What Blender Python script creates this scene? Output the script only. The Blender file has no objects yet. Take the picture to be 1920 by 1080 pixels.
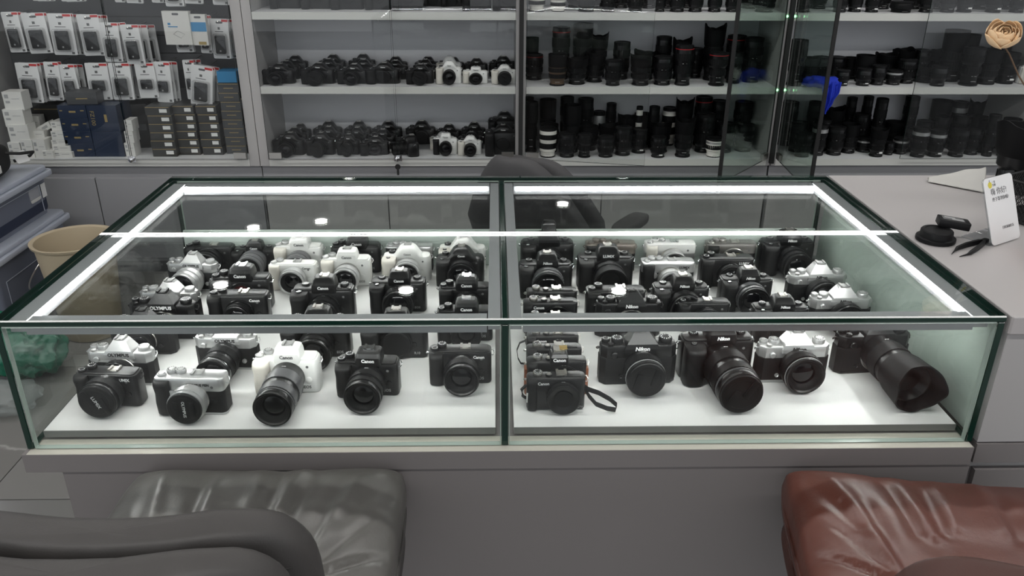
import bpy, bmesh, math, random
from mathutils import Vector, Matrix, noise
R = math.radians
random.seed(7)
scene = bpy.context.scene
COL = scene.collection

# ------------------------------------------------------------------ camera
F_PX, YAW, PITCH, ROLL = 1530.46, -0.0214, 0.4242, 0.0047
ZT = 1.02                                  # top of the glass display case
CAM = Vector((-0.0139, -1.1478, 0.5716 + ZT))
_r = Vector((math.cos(YAW), math.sin(YAW), 0))
_f = Vector((-math.sin(YAW) * math.cos(PITCH), math.cos(YAW) * math.cos(PITCH), -math.sin(PITCH)))
_u = _r.cross(_f)
AX_R = _r * math.cos(ROLL) + _u * math.sin(ROLL)
AX_U = -_r * math.sin(ROLL) + _u * math.cos(ROLL)
AX_F = _f
cam_data = bpy.data.cameras.new('camera')
cam_data.sensor_width = 36.0
cam_data.lens = 36.0 * F_PX / 1920.0
cam_data.clip_start = 0.02
cam = bpy.data.objects.new('camera', cam_data)
COL.objects.link(cam)
m = Matrix((AX_R, AX_U, -AX_F)).transposed().to_4x4()
m.translation = CAM
cam.matrix_world = m
scene.camera = cam

def ray(px, py):                            # measuring aid: direction through a point of the photograph
    return AX_R * ((px - 960) / F_PX) + AX_U * ((540 - py) / F_PX) + AX_F
def on_y(px, py, y):
    d = ray(px, py); return CAM + d * ((y - CAM.y) / d.y)
def on_z(px, py, z):
    d = ray(px, py); return CAM + d * ((z - CAM.z) / d.z)
def px_per_m(p):
    return F_PX / (Vector(p) - CAM).dot(AX_F)

# ------------------------------------------------------------------ world, exposure
world = bpy.data.worlds.new('hall_ambient')
scene.world = world
world.use_nodes = True
bg = world.node_tree.nodes['Background']
bg.inputs['Color'].default_value = (0.93, 0.96, 1.0, 1)
bg.inputs['Strength'].default_value = 0.95
vs = scene.view_settings
vs.view_transform = 'Standard'; vs.look = 'None'; vs.gamma = 1.0; vs.use_curve_mapping = False
vs.exposure = 0.0
scene.cycles.transparent_max_bounces = 32
scene.cycles.max_bounces = 8
scene.cycles.diffuse_bounces = 3
scene.cycles.glossy_bounces = 4
scene.cycles.caustics_reflective = False
scene.cycles.caustics_refractive = False
scene.cycles.sample_clamp_indirect = 6.0
LED_CASE = 68.0
LAMP_LINE = 36.0
LAMP_SPOT = 30.0

# ------------------------------------------------------------------ materials
M = {}
def mat(name, col, rough=0.5, metal=0.0, spec=0.5, bump=None, var=None, coat=0.0, emit=None, trans=0.0, alpha=1.0):
    mt = bpy.data.materials.new(name); mt.use_nodes = True
    nt = mt.node_tree; b = nt.nodes['Principled BSDF']
    b.inputs['Base Color'].default_value = (*col, 1)
    b.inputs['Roughness'].default_value = rough
    b.inputs['Metallic'].default_value = metal
    b.inputs['Specular IOR Level'].default_value = spec
    b.inputs['Coat Weight'].default_value = coat
    b.inputs['Transmission Weight'].default_value = trans
    b.inputs['Alpha'].default_value = alpha
    if emit:
        b.inputs['Emission Color'].default_value = (*emit[0], 1); b.inputs['Emission Strength'].default_value = emit[1]
    if bump or var:
        tc = nt.nodes.new('ShaderNodeTexCoord')
    if bump:
        sc_, st, dist = bump
        n = nt.nodes.new('ShaderNodeTexNoise'); n.inputs['Scale'].default_value = sc_; n.inputs['Detail'].default_value = 4
        bp = nt.nodes.new('ShaderNodeBump'); bp.inputs['Strength'].default_value = st; bp.inputs['Distance'].default_value = dist
        nt.links.new(tc.outputs['Object'], n.inputs['Vector']); nt.links.new(n.outputs['Fac'], bp.inputs['Height'])
        nt.links.new(bp.outputs['Normal'], b.inputs['Normal'])
    if var:
        sc_, amt = var
        n = nt.nodes.new('ShaderNodeTexNoise'); n.inputs['Scale'].default_value = sc_; n.inputs['Detail'].default_value = 5
        mx = nt.nodes.new('ShaderNodeMix'); mx.data_type = 'RGBA'
        mx.inputs['A'].default_value = (*[c * (1 - amt) for c in col], 1)
        mx.inputs['B'].default_value = (*[min(1, c * (1 + amt)) for c in col], 1)
        nt.links.new(tc.outputs['Object'], n.inputs['Vector']); nt.links.new(n.outputs['Fac'], mx.inputs['Factor'])
        nt.links.new(mx.outputs['Result'], b.inputs['Base Color'])
    M[name] = mt
    return mt

def glass_mat(name, tint, refl=1.0, dirt=0.0):
    """clear sheet glass: tinted transmission plus Schlick reflection on both faces, a little dust"""
    mt = bpy.data.materials.new(name); mt.use_nodes = True
    nt = mt.node_tree; nt.nodes.clear()
    N = nt.nodes.new; L = nt.links.new
    out = N('ShaderNodeOutputMaterial'); tr = N('ShaderNodeBsdfTransparent'); gl = N('ShaderNodeBsdfGlossy')
    tr.inputs['Color'].default_value = (*tint, 1); gl.inputs['Roughness'].default_value = 0.0
    lw = N('ShaderNodeLayerWeight'); lw.inputs['Blend'].default_value = 0.5
    p = N('ShaderNodeMath'); p.operation = 'POWER'; p.inputs[1].default_value = 5
    mu = N('ShaderNodeMath'); mu.operation = 'MULTIPLY_ADD'; mu.inputs[1].default_value = 0.96 * refl; mu.inputs[2].default_value = 0.04 * refl
    L(lw.outputs['Facing'], p.inputs[0]); L(p.outputs[0], mu.inputs[0])
    mx = N('ShaderNodeMixShader')
    L(mu.outputs[0], mx.inputs[0]); L(tr.outputs[0], mx.inputs[1]); L(gl.outputs[0], mx.inputs[2])
    last = mx
    if dirt > 0:
        df = N('ShaderNodeBsdfDiffuse'); df.inputs['Color'].default_value = (.8, .82, .8, 1)
        tc = N('ShaderNodeTexCoord'); n = N('ShaderNodeTexNoise'); n.inputs['Scale'].default_value = 9; n.inputs['Detail'].default_value = 8
        n.inputs['Roughness'].default_value = .7
        rp = N('ShaderNodeMapRange'); rp.inputs['From Min'].default_value = .45; rp.inputs['From Max'].default_value = .8
        rp.inputs['To Min'].default_value = 0; rp.inputs['To Max'].default_value = dirt
        L(tc.outputs['Object'], n.inputs['Vector']); L(n.outputs['Fac'], rp.inputs['Value'])
        m2 = N('ShaderNodeMixShader'); L(rp.outputs[0], m2.inputs[0]); L(mx.outputs[0], m2.inputs[1]); L(df.outputs[0], m2.inputs[2])
        last = m2
    L(last.outputs[0], out.inputs['Surface'])
    M[name] = mt
def emit_mat(name, col, s):
    mt = bpy.data.materials.new(name); mt.use_nodes = True
    nt = mt.node_tree; nt.nodes.clear()
    o = nt.nodes.new('ShaderNodeOutputMaterial'); e = nt.nodes.new('ShaderNodeEmission')
    e.inputs['Color'].default_value = (*col, 1); e.inputs['Strength'].default_value = s
    nt.links.new(e.outputs[0], o.inputs['Surface']); M[name] = mt

mat('laminate_grey', (.200, .184, .181), .45, var=(3, .05))
mat('laminate_top', (.42, .40, .395), .42, var=(3, .05))
mat('cabinet_grey', (.40, .39, .385), .5)
mat('cabinet_door', (.27, .27, .28), .5)
mat('shelf_white', (.72, .72, .73), .45)
mat('shelf_edge', (.60, .60, .57), .5)
mat('cabinet_back', (.74, .74, .77), .6, var=(4, .05))
mat('case_board', (.80, .80, .79), .5)
mat('case_board_edge', (.20, .20, .19), .5)
mat('slatwall', (.10, .10, .105), .5)
glass_mat('glass_case', (.962, .977, .968), 1.0, .010)
glass_mat('glass_door', (.965, .972, .97), .8, .0)
glass_mat('glass_door_tint', (.80, .86, .83), 1.0, .0)
mat('glass_edge', (.005, .026, .018), .10, spec=.6)
mat('glass_joint', (.42, .50, .45), .25)
mat('glass_edge_thin', (.012, .02, .017), .2)
mat('aluminium', (.52, .53, .55), .38, metal=.6)
emit_mat('led', (1.0, 1.0, .985), LED_CASE)
emit_mat('lamp_line', (1.0, .985, .96), LAMP_LINE)
emit_mat('lamp_spot', (1.0, .98, .94), LAMP_SPOT)
mat('chrome', (.75, .75, .76), .15, metal=1)
mat('steel', (.62, .60, .57), .3, metal=1)
mat('cam_black', (.0055, .0055, .006), .33, spec=.42, bump=(900, .25, .0004))
mat('cam_black2', (.0045, .0045, .005), .5, spec=.28, bump=(1400, .5, .0006))
mat('cam_gloss', (.008, .008, .009), .18, spec=.4)
mat('cam_white', (.80, .80, .78), .35)
mat('cam_cream', (.66, .63, .57), .55, bump=(1200, .4, .0005))
mat('cam_silver', (.62, .62, .62), .28, metal=.75)
mat('cam_greytop', (.20, .19, .18), .35, metal=.5)
mat('cam_brown', (.23, .20, .175), .35, metal=.5)
mat('lens_black', (.004, .004, .0045), .30, spec=.36)
mat('lens_matte', (.0035, .0035, .004), .55, spec=.2)
mat('hood_black', (.0035, .0035, .004), .55, spec=.15)
mat('lens_grey', (.09, .09, .095), .35)
mat('lens_silver', (.55, .55, .55), .3, metal=.7)
mat('lens_white', (.72, .70, .65), .4)
mat('lens_bronze', (.075, .045, .025), .5)
mat('cap_black', (.0045, .0045, .005), .5, spec=.25)
mat('lens_glass', (.002, .002, .003), .06, spec=.3)
mat('paint_white', (.85, .85, .85), .5)
mat('paint_black', (.01, .01, .01), .5)
mat('paint_grey', (.35, .35, .35), .5)
mat('ring_red', (.35, .015, .02), .4)
mat('paint_red', (.5, .02, .02), .4)
mat('paint_yellow', (.65, .55, .05), .5)
mat('gold', (.70, .48, .15), .3, metal=1)
mat('leather_brown', (.22, .07, .03), .5, bump=(300, .2, .0006))
mat('strap_black', (.012, .012, .012), .7)
mat('sticker', (.75, .75, .73), .5)
mat('rubber', (.02, .02, .02), .7)
mat('card_white', (.72, .72, .72), .5)
mat('box_white', (.68, .67, .64), .55)
mat('box_navy', (.012, .022, .05), .35)
mat('box_black', (.028, .028, .027), .4)
mat('box_grey', (.05, .052, .056), .45)
mat('print_grey', (.12, .12, .12), .6)
mat('print_gold', (.40, .30, .13), .4, metal=.4)
mat('print_blue', (.03, .22, .45), .4)
mat('print_red', (.55, .03, .03), .45)
glass_mat('blister', (.93, .93, .93), 1.3)
glass_mat('acrylic', (.90, .91, .92), 1.0, .25)
mat('bin_plastic', (.34, .37, .46), .3, alpha=.45, spec=.6)
mat('bin_lid', (.42, .45, .52), .35)
mat('bin_content', (.02, .028, .06), .6)
mat('bucket', (.46, .385, .27), .4)
mat('bag_black', (.008, .008, .008), .75)
mat('cloth_grey', (.52, .51, .48), .85, bump=(500, .3, .0008))
mat('cloth_blue', (.008, .03, .45), .85, bump=(700, .4, .001))
mat('flower', (.78, .55, .33), .8)
mat('stem', (.12, .07, .04), .7)
mat('orange', (.75, .13, .02), .4)
mat('mesh_metal', (.015, .015, .015), .4, metal=.5)
mat('green_bag', (.01, .13, .075), .3, spec=.6)
mat('clear_bag', (.40, .44, .43), .2, alpha=.3, spec=.7)
mat('ceiling_dark', (.045, .045, .048), .8)
mat('wall_far', (.10, .10, .105), .8)
mat('sign_orange', (.35, .07, .03), .6)
mat('dot_green', (.1, .6, .2), .4, emit=((.35, 1.0, .45), 3.0))

def leather(name, col, bs):
    mt = mat(name, col, .34, spec=.5)
    nt = mt.node_tree; b = nt.nodes['Principled BSDF']; N = nt.nodes.new; L = nt.links.new
    tc = N('ShaderNodeTexCoord')
    v = N('ShaderNodeTexVoronoi'); v.inputs['Scale'].default_value = 420
    n = N('ShaderNodeTexNoise'); n.inputs['Scale'].default_value = 22; n.inputs['Detail'].default_value = 5
    L(tc.outputs['Object'], v.inputs['Vector']); L(tc.outputs['Object'], n.inputs['Vector'])
    b1 = N('ShaderNodeBump'); b1.inputs['Strength'].default_value = .12; b1.inputs['Distance'].default_value = .0006
    b2 = N('ShaderNodeBump'); b2.inputs['Strength'].default_value = bs; b2.inputs['Distance'].default_value = .004
    L(v.outputs['Distance'], b1.inputs['Height']); L(n.outputs['Fac'], b2.inputs['Height']); L(b1.outputs[0], b2.inputs['Normal']); L(b2.outputs[0], b.inputs['Normal'])
    mx = N('ShaderNodeMix'); mx.data_type = 'RGBA'
    mx.inputs['A'].default_value = (*[c * .8 for c in col], 1); mx.inputs['B'].default_value = (*[c * 1.2 for c in col], 1)
    L(n.outputs['Fac'], mx.inputs['Factor']); L(mx.outputs['Result'], b.inputs['Base Color'])
leather('leather_grey', (.098, .094, .087), .3)
leather('leather_grey_dark', (.050, .046, .044), .2); M['leather_grey_dark'].node_tree.nodes['Principled BSDF'].inputs['Roughness'].default_value = .52
leather('leather_red', (.108, .035, .024), .3)
leather('leather_red_dark', (.062, .021, .015), .2); M['leather_red_dark'].node_tree.nodes['Principled BSDF'].inputs['Roughness'].default_value = .5
mat('stitch', (.03, .028, .026), .8)
mat('office_grey', (.055, .053, .055), .75, bump=(800, .4, .0008))

def floor_mat():
    mt = mat('marble_tile', (.17, .165, .16), .28)
    nt = mt.node_tree; b = nt.nodes['Principled BSDF']; N = nt.nodes.new; L = nt.links.new
    g = N('ShaderNodeNewGeometry')
    n0 = N('ShaderNodeTexNoise'); n0.inputs['Scale'].default_value = 1.6; n0.inputs['Detail'].default_value = 6
    L(g.outputs['Position'], n0.inputs['Vector'])
    mixv = N('ShaderNodeVectorMath'); mixv.operation = 'MULTIPLY_ADD'
    L(n0.outputs['Color'], mixv.inputs[0]); mixv.inputs[1].default_value = (.35, .9, .5); L(g.outputs['Position'], mixv.inputs[2])
    v = N('ShaderNodeTexVoronoi'); v.feature = 'DISTANCE_TO_EDGE'; v.inputs['Scale'].default_value = 1.1
    L(mixv.outputs[0], v.inputs['Vector'])
    n1 = N('ShaderNodeTexNoise'); n1.inputs['Scale'].default_value = 3; n1.inputs['Detail'].default_value = 3
    L(g.outputs['Position'], n1.inputs['Vector'])
    mr = N('ShaderNodeMapRange'); mr.inputs['From Min'].default_value = 0; mr.inputs['From Max'].default_value = .017
    mr.inputs['To Min'].default_value = 1; mr.inputs['To Max'].default_value = 0
    L(v.outputs['Distance'], mr.inputs['Value'])
    mu = N('ShaderNodeMath'); mu.operation = 'MULTIPLY'; L(mr.outputs[0], mu.inputs[0]); L(n1.outputs['Fac'], mu.inputs[1])
    mx = N('ShaderNodeMix'); mx.data_type = 'RGBA'
    mx.inputs['A'].default_value = (.15, .145, .14, 1); mx.inputs['B'].default_value = (.22, .215, .205, 1)
    L(n0.outputs['Fac'], mx.inputs['Factor'])
    m2 = N('ShaderNodeMix'); m2.data_type = 'RGBA'; m2.inputs['B'].default_value = (.50, .49, .47, 1)
    L(mu.outputs[0], m2.inputs['Factor']); L(mx.outputs['Result'], m2.inputs['A'])
    L(m2.outputs['Result'], b.inputs['Base Color'])
floor_mat()

# ------------------------------------------------------------------ mesh helpers
def rr(w, d, r, n=4, cx=0, cy=0):
    r = min(r, w / 2 - 1e-5, d / 2 - 1e-5); pts = []
    for sx, sy, a0 in ((1, 1, 0), (-1, 1, 90), (-1, -1, 180), (1, -1, 270)):
        for i in range(n + 1):
            a = R(a0 + 90 * i / n)
            pts.append((cx + sx * (w / 2 - r) + r * math.cos(a), cy + sy * (d / 2 - r) + r * math.sin(a)))
    return pts
def inset(pts, t):
    n = len(pts); out = []
    for i in range(n):
        a, b, c = Vector(pts[i - 1]), Vector(pts[i]), Vector(pts[(i + 1) % n])
        e1, e2 = (b - a), (c - b)
        if e1.length < 1e-7: e1 = e2
        if e2.length < 1e-7: e2 = e1
        e1.normalize(); e2.normalize()
        nn = Vector((-e1.y - e2.y, e1.x + e2.x))
        l = nn.length
        if l < 1e-6: out.append(tuple(b)); continue
        nn /= l
        k = max(.5, nn.dot(Vector((-e1.y, e1.x))))
        p = b + nn * (t / k); out.append((p.x, p.y))
    return out

class MB:
    def __init__(s): s.v = []; s.f = []; s.mi = []
    def add(s, vs_, fs, mi=0, mtx=None):
        o = len(s.v)
        for v in vs_:
            v = Vector(v)
            s.v.append(tuple(mtx @ v) if mtx else tuple(v))
        for f in fs: s.f.append([i + o for i in f]); s.mi.append(mi)
        return s
    def loft(s, rings, mi=0, mtx=None, cap=(True, True), closed=True):
        n = len(rings[0]); vs_ = [p for r_ in rings for p in r_]; fs = []
        for k in range(len(rings) - 1):
            for i in range(n if closed else n - 1):
                j = (i + 1) % n
                fs.append((k * n + i, k * n + j, (k + 1) * n + j, (k + 1) * n + i))
        if cap[0]: fs.append(tuple(reversed(range(n))))
        if cap[1]: fs.append(tuple(range((len(rings) - 1) * n, len(rings) * n)))
        return s.add(vs_, fs, mi, mtx)
    def slab(s, pts, z0, z1, b=0.0, mi=0, mtx=None, bb=None):
        if b <= 0:
            return s.loft([[(x, y, z) for x, y in pts] for z in (z0, z1)], mi, mtx)
        bb = b if bb is None else bb
        i1 = inset(pts, b); i2 = inset(pts, b * .3)
        j1 = inset(pts, bb) if bb else pts; j2 = inset(pts, bb * .3) if bb else pts
        rg = []
        if bb: rg += [[(x, y, z0) for x, y in j1], [(x, y, z0 + bb * .3) for x, y in j2]]
        rg += [[(x, y, z0 + bb) for x, y in pts], [(x, y, z1 - b) for x, y in pts], [(x, y, z1 - b * .3) for x, y in i2], [(x, y, z1) for x, y in i1]]
        return s.loft(rg, mi, mtx)
    def box(s, c, size, mi=0, mtx=None):
        cx, cy, cz = c; a, b, d = (q / 2 for q in size)
        vs_ = [(cx + x * a, cy + y * b, cz + z * d) for z in (-1, 1) for x, y in ((-1, -1), (1, -1), (1, 1), (-1, 1))]
        return s.add(vs_, [(3, 2, 1, 0), (4, 5, 6, 7), (0, 1, 5, 4), (1, 2, 6, 5), (2, 3, 7, 6), (3, 0, 4, 7)], mi, mtx)
    def lathe(s, prof, n=32, axis='z', off=(0, 0, 0), mi=0, rib=0.0, mtx=None, cap=(True, True)):
        rings = []
        for t, r in prof:
            ring = []
            for i in range(n):
                a = 2 * math.pi * i / n
                q = r * (1 - rib) if (rib and i % 2) else r
                x, y = q * math.cos(a), q * math.sin(a)
                if axis == 'z': p = (x, y, t)
                elif axis == '-y': p = (x, -t, y)
                else: p = (t, x, y)
                ring.append((p[0] + off[0], p[1] + off[1], p[2] + off[2]))
            rings.append(ring)
        return s.loft(rings, mi, mtx, cap)
    def tube(s, path, r, n=8, mi=0):
        path = [Vector(p) for p in path]; rings = []
        for i, p in enumerate(path):
            t = (path[min(i + 1, len(path) - 1)] - path[max(i - 1, 0)]).normalized()
            a = t.cross(Vector((0, 0, 1)))
            if a.length < 1e-3: a = t.cross(Vector((1, 0, 0)))
            a.normalize(); b = t.cross(a)
            q = r[i] if isinstance(r, (list, tuple)) else r
            rings.append([tuple(p + a * (q * math.cos(2 * math.pi * k / n)) + b * (q * math.sin(2 * math.pi * k / n))) for k in range(n)])
        return s.loft(rings, mi)
    def mesh(s, name, mats, smooth=True, angle=35):
        me = bpy.data.meshes.new(name)
        me.from_pydata(s.v, [], s.f); me.update()
        bm = bmesh.new(); bm.from_mesh(me); bmesh.ops.recalc_face_normals(bm, faces=bm.faces); bm.to_mesh(me); bm.free()
        for mm in (mats if isinstance(mats, (list, tuple)) else [mats]): me.materials.append(M[mm])
        if len(me.materials) > 1: me.polygons.foreach_set('material_index', s.mi)
        if smooth:
            me.polygons.foreach_set('use_smooth', [True] * len(me.polygons)); me.set_sharp_from_angle(angle=R(angle))
        return me
    def build(s, name, mats, parent=None, loc=(0, 0, 0), rot=(0, 0, 0), smooth=True, angle=35):
        return link(name, s.mesh(name, mats, smooth, angle), parent, loc, rot)

def link(name, me, parent=None, loc=(0, 0, 0), rot=(0, 0, 0), scale=None):
    o = bpy.data.objects.new(name, me); COL.objects.link(o)
    o.location = loc; o.rotation_euler = rot
    if scale: o.scale = scale
    if parent: o.parent = parent
    return o
def tag(o, label=None, cat=None, group=None, kind=None):
    if label: o['label'] = label
    if cat: o['category'] = cat
    if group: o['group'] = group
    if kind: o['kind'] = kind
    return o
def thing(name, label, cat, loc=(0, 0, 0), rz=0, group=None):
    o = link(name, None, None, loc, (0, 0, rz)); o.empty_display_size = .02
    return tag(o, label, cat, group)

_cache = {}
def cached(key, fn):
    if key not in _cache: _cache[key] = fn()
    return _cache[key]

def text_mesh(s, size, m_, shear=0.0, bold=0.0, ext=.0002, align='CENTER'):
    key = ('txt', s, round(size, 5), m_, shear, bold)
    def mk():
        cu = bpy.data.curves.new('lettering', 'FONT'); cu.body = s; cu.size = size; cu.shear = shear; cu.offset = bold * size
        cu.extrude = ext; cu.align_x = align; cu.align_y = 'CENTER'; cu.resolution_u = 2
        ob = bpy.data.objects.new('lettering_tmp', cu); COL.objects.link(ob)
        me = bpy.data.meshes.new_from_object(ob); me.name = 'lettering'
        bpy.data.objects.remove(ob); bpy.data.curves.remove(cu)
        me.materials.clear(); me.materials.append(M[m_])
        return me
    return cached(key, mk)
def lettering(s, size, m_, parent, loc, tilt=0, shear=0.0, bold=0.0, rz=0, name='lettering'):
    """upright lettering that faces -y"""
    return link(name, text_mesh(s, size, m_, shear, bold), parent, loc, (R(90) - tilt, 0, rz))

ORD = ['first', 'second', 'third', 'fourth', 'fifth', 'sixth', 'seventh', 'eighth', 'ninth', 'tenth', 'eleventh', 'twelfth',
       'thirteenth', 'fourteenth', 'fifteenth', 'sixteenth', 'seventeenth', 'eighteenth', 'nineteenth', 'twentieth']

# ------------------------------------------------------------------ hall: floor, ceiling, far wall, lamps
fl = MB().box((0, 2, -.03), (16, 18, .05)).build('floor', 'print_grey', smooth=False); tag(fl, 'dark grey marble tiled floor', kind='structure')
tile_me = MB().slab(rr(.796, .796, .004, 1), -.008, 0, .0015).mesh('tile', 'marble_tile')
for i in range(-5, 4):
    for j in range(-3, 5):
        link('tile', tile_me, fl, (i * .8 - .35, j * .8 + .45, .0))
tag(MB().box((0, 4.4, 3.06), (16, 13.2, .1)).build('ceiling', 'ceiling_dark', smooth=False), 'dark painted hall ceiling', kind='structure')
tag(MB().box((0, 10.5, 1.5), (16, .1, 3.0)).build('wall_back', 'wall_far', smooth=False), 'dark far wall of the hall', kind='structure')
for y, lb in ((5.45, 'long linear ceiling lamp beyond the wall cabinets'), (-.9, 'added linear ceiling lamp over the customer chairs'), (1.35, 'added linear ceiling lamp over the sales aisle')):  # the two nearer lamps are unseen, added to light the counter and aisle
    lamp = thing('linear_lamp', lb, 'lamp', (0, y, 2.9), 0, 'linear ceiling lamps')
    MB().box((0, 0, .04), (9.0, .05 if y > 3 else .14 if y < -2 else .09, .06)).build('housing', 'aluminium', lamp, smooth=False)
    MB().box((0, 0, .005), (8.96 if y > -2 else 6.0, .015 if y > 3 else .12 if y < -2 else .07, .008)).build('diffuser', 'lamp_line', lamp, smooth=False)
    for x in (-3, 0, 3): MB().box((x, 0, .09), (.02, .02, .04)).build('bracket', 'steel', lamp, smooth=False)
spot_rim = MB().lathe([(0, .075), (0, .058), (.012, .056), (.03, .056), (.03, .066), (.008, .078)], 32, cap=(False, False)).mesh('trim_ring', 'paint_white')
spot_disc = MB().lathe([(.010, .056), (.014, .056)], 32).mesh('light_disc', 'lamp_spot')
for x, y, lb in ((-2.207, 5.85, 'left one of the middle row'), (-1.629, 6.02, 'second of the middle row'), (-1.59, 7.4, 'left one of the far row'), (1.366, 7.42, 'right one of the far row'), (.646, 6.51, 'right one of the middle row'), (-2.115, 4.58, 'left one of the near row'), (-.694, 4.47, 'centre one of the near row'), (.911, 4.44, 'right one of the near row')):
    s_ = thing('downlight', 'round ceiling downlight mirrored in the case top, ' + lb, 'lamp', (x, y, 2.985), 0, 'ceiling downlights')
    link('trim_ring', spot_rim, s_); link('light_disc', spot_disc, s_)

# ------------------------------------------------------------------ counter under and beside the display case
ZC = ZT - .241                              # top of the counter that carries the case
CW, CD = 1.6, .785
ct = thing('counter', 'long grey laminate counter carrying the glass display case', 'counter', (0, 0, 0))
MB().box((-.003, CD / 2 - .007, (ZC + .744) / 2), (1.597, CD + .014, ZC - .744)).build('worktop', 'laminate_grey', ct, smooth=False)
MB().box((.0275, .3865, .372), (1.541, .796, .742)).build('body', 'laminate_grey', ct, smooth=False)
MB().box((.0275, -.0118, .30), (1.541, .001, .002)).build('panel_joint', 'print_grey', ct, smooth=False)
mat('end_panel', (.60, .68, .63), .4)
sc_ = thing('side_counter', 'higher grey counter to the right of the display case', 'counter', (0, 0, 0))
MB().slab(rr(1.6, .79, .003, 1, 1.6065, .393), .988, ZT - .001, .0015).build('worktop', 'laminate_top', sc_, smooth=False)
MB().box((1.607, .395, .882), (1.594, .782, .208)).build('upper_panel', 'cabinet_grey', sc_, smooth=False)
MB().box((.8085, .40, .882), (.002, .76, .206)).build('end_panel', 'end_panel', sc_, smooth=False)
MB().box((1.607, .393, .756), (1.594, .784, .038)).build('rail', 'laminate_grey', sc_, smooth=False)
MB().box((1.607, .398, .368), (1.594, .764, .734)).build('body', 'cabinet_grey', sc_, smooth=False)
for x in (1.01, 1.4): MB().box((x, .008, .42), (.38, .012, .6)).build('drawer_front', 'laminate_grey', sc_, smooth=False)

# ------------------------------------------------------------------ glass display case
G = .011
ZB = ZC + .0010                             # where the panes stand
def pane(name, c, size, parent, gm='glass_case', em='glass_edge', ch=.0012):
    """sheet of glass: the two big faces are clear, the cut edges show the green of the glass"""
    bm = bmesh.new(); bmesh.ops.create_cube(bm, size=1)
    for v in bm.verts: v.co = Vector((v.co.x * size[0], v.co.y * size[1], v.co.z * size[2]))
    k = min(range(3), key=lambda i: size[i])
    bmesh.ops.bevel(bm, geom=bm.edges[:], offset=ch, segments=1, affect='EDGES')
    bm.normal_update()
    for f in bm.faces: f.material_index = 0 if abs(f.normal[k]) > .9 else 1
    me = bpy.data.meshes.new(name); bm.to_mesh(me); bm.free()
    me.materials.append(M[gm]); me.materials.append(M[em])
    return link(name, me, parent, c)
mat('led_spill_cream', (.55, .53, .46), .45)
case = thing('display_case', 'large glass display case with lit edges, full of cameras', 'display case', (0, 0, 0))
hz = (ZT - G + ZB) / 2; hh = ZT - G - ZB - .0006
pane('top_pane', (0, CD / 2, ZT - G / 2), (CW, CD, G), case, ch=.002)
for s in (-1, 1):
    pane('side_pane', (s * (CW / 2 - G / 2 - .001), CD / 2, hz), (G, CD - .002, hh), case)
    pane('front_pane', (s * (CW / 4 - .0035), G / 2 + .001, hz), (CW / 2 - G * 1.5 - .004, G, hh), case, em='glass_joint')
    pane('back_pane', (s * (CW / 4 - .0035), CD - G / 2 - .001, hz), (CW / 2 - G * 1.5 - .004, G * .6, hh), case, em='glass_joint')
    MB().box((s * .4, .3935, .7897), (.768, .722, .0125), 0).build('shelf_board', 'case_board', case, smooth=False)
    MB().box((s * .4, .0315, .7897), (.768, .0015, .0125)).build('edge_band', 'case_board_edge', case, smooth=False)
    for yy in (.20, .6): MB().box((s * .4, yy, .7815), (.70, .04, .0036)).build('shelf_batten', 'case_board', case, smooth=False)
    MB().box((s * .4, .7595, .843), (.768, .008, .093))\
        .build('rear_board', 'end_panel', case, smooth=False)
MB().box((0, .0085, ZC + .0002), (1.588, .043, .0005)).build('led_spill_strip', 'led_spill_cream', case, smooth=False)  # added pale strip: LED light on the worktop edge put into its colour
pane('centre_partition', (0, CD / 2, hz), (G, CD - .002, hh), case)
ZP = ZT - G - .0004
def led(name, c, size, face):
    """aluminium channel glued under the top pane, with the diffuser on the inner face"""
    MB().box((c[0], c[1], ZP - .0100), (size[0], size[1], .020)).build(name, 'aluminium', case, smooth=False)
    if face:
        fx, fy = face
        MB().box((c[0] + fx * (size[0] / 2 + .0012), c[1] + fy * (size[1] / 2 + .0012), ZP - .0065), (size[0] - .01 if fy else .0022, size[1] - .01 if fx else .0022, .0080)).build('led_diffuser', 'led', case, smooth=False)
for s in (-1, 1):
    led('led_channel', (s * (CW / 2 - G - .016), CD / 2), (.028, CD - .05), (-s, 0))
    led('led_channel', (s * .393, CD - .036), (.728, .028), (0, -1))
    led('led_channel', (s * .393, G + .018), (.728, .028), (0, 1))
    led('divider_channel', (s * .017, CD / 2), (.020, CD - .05), None)

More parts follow.
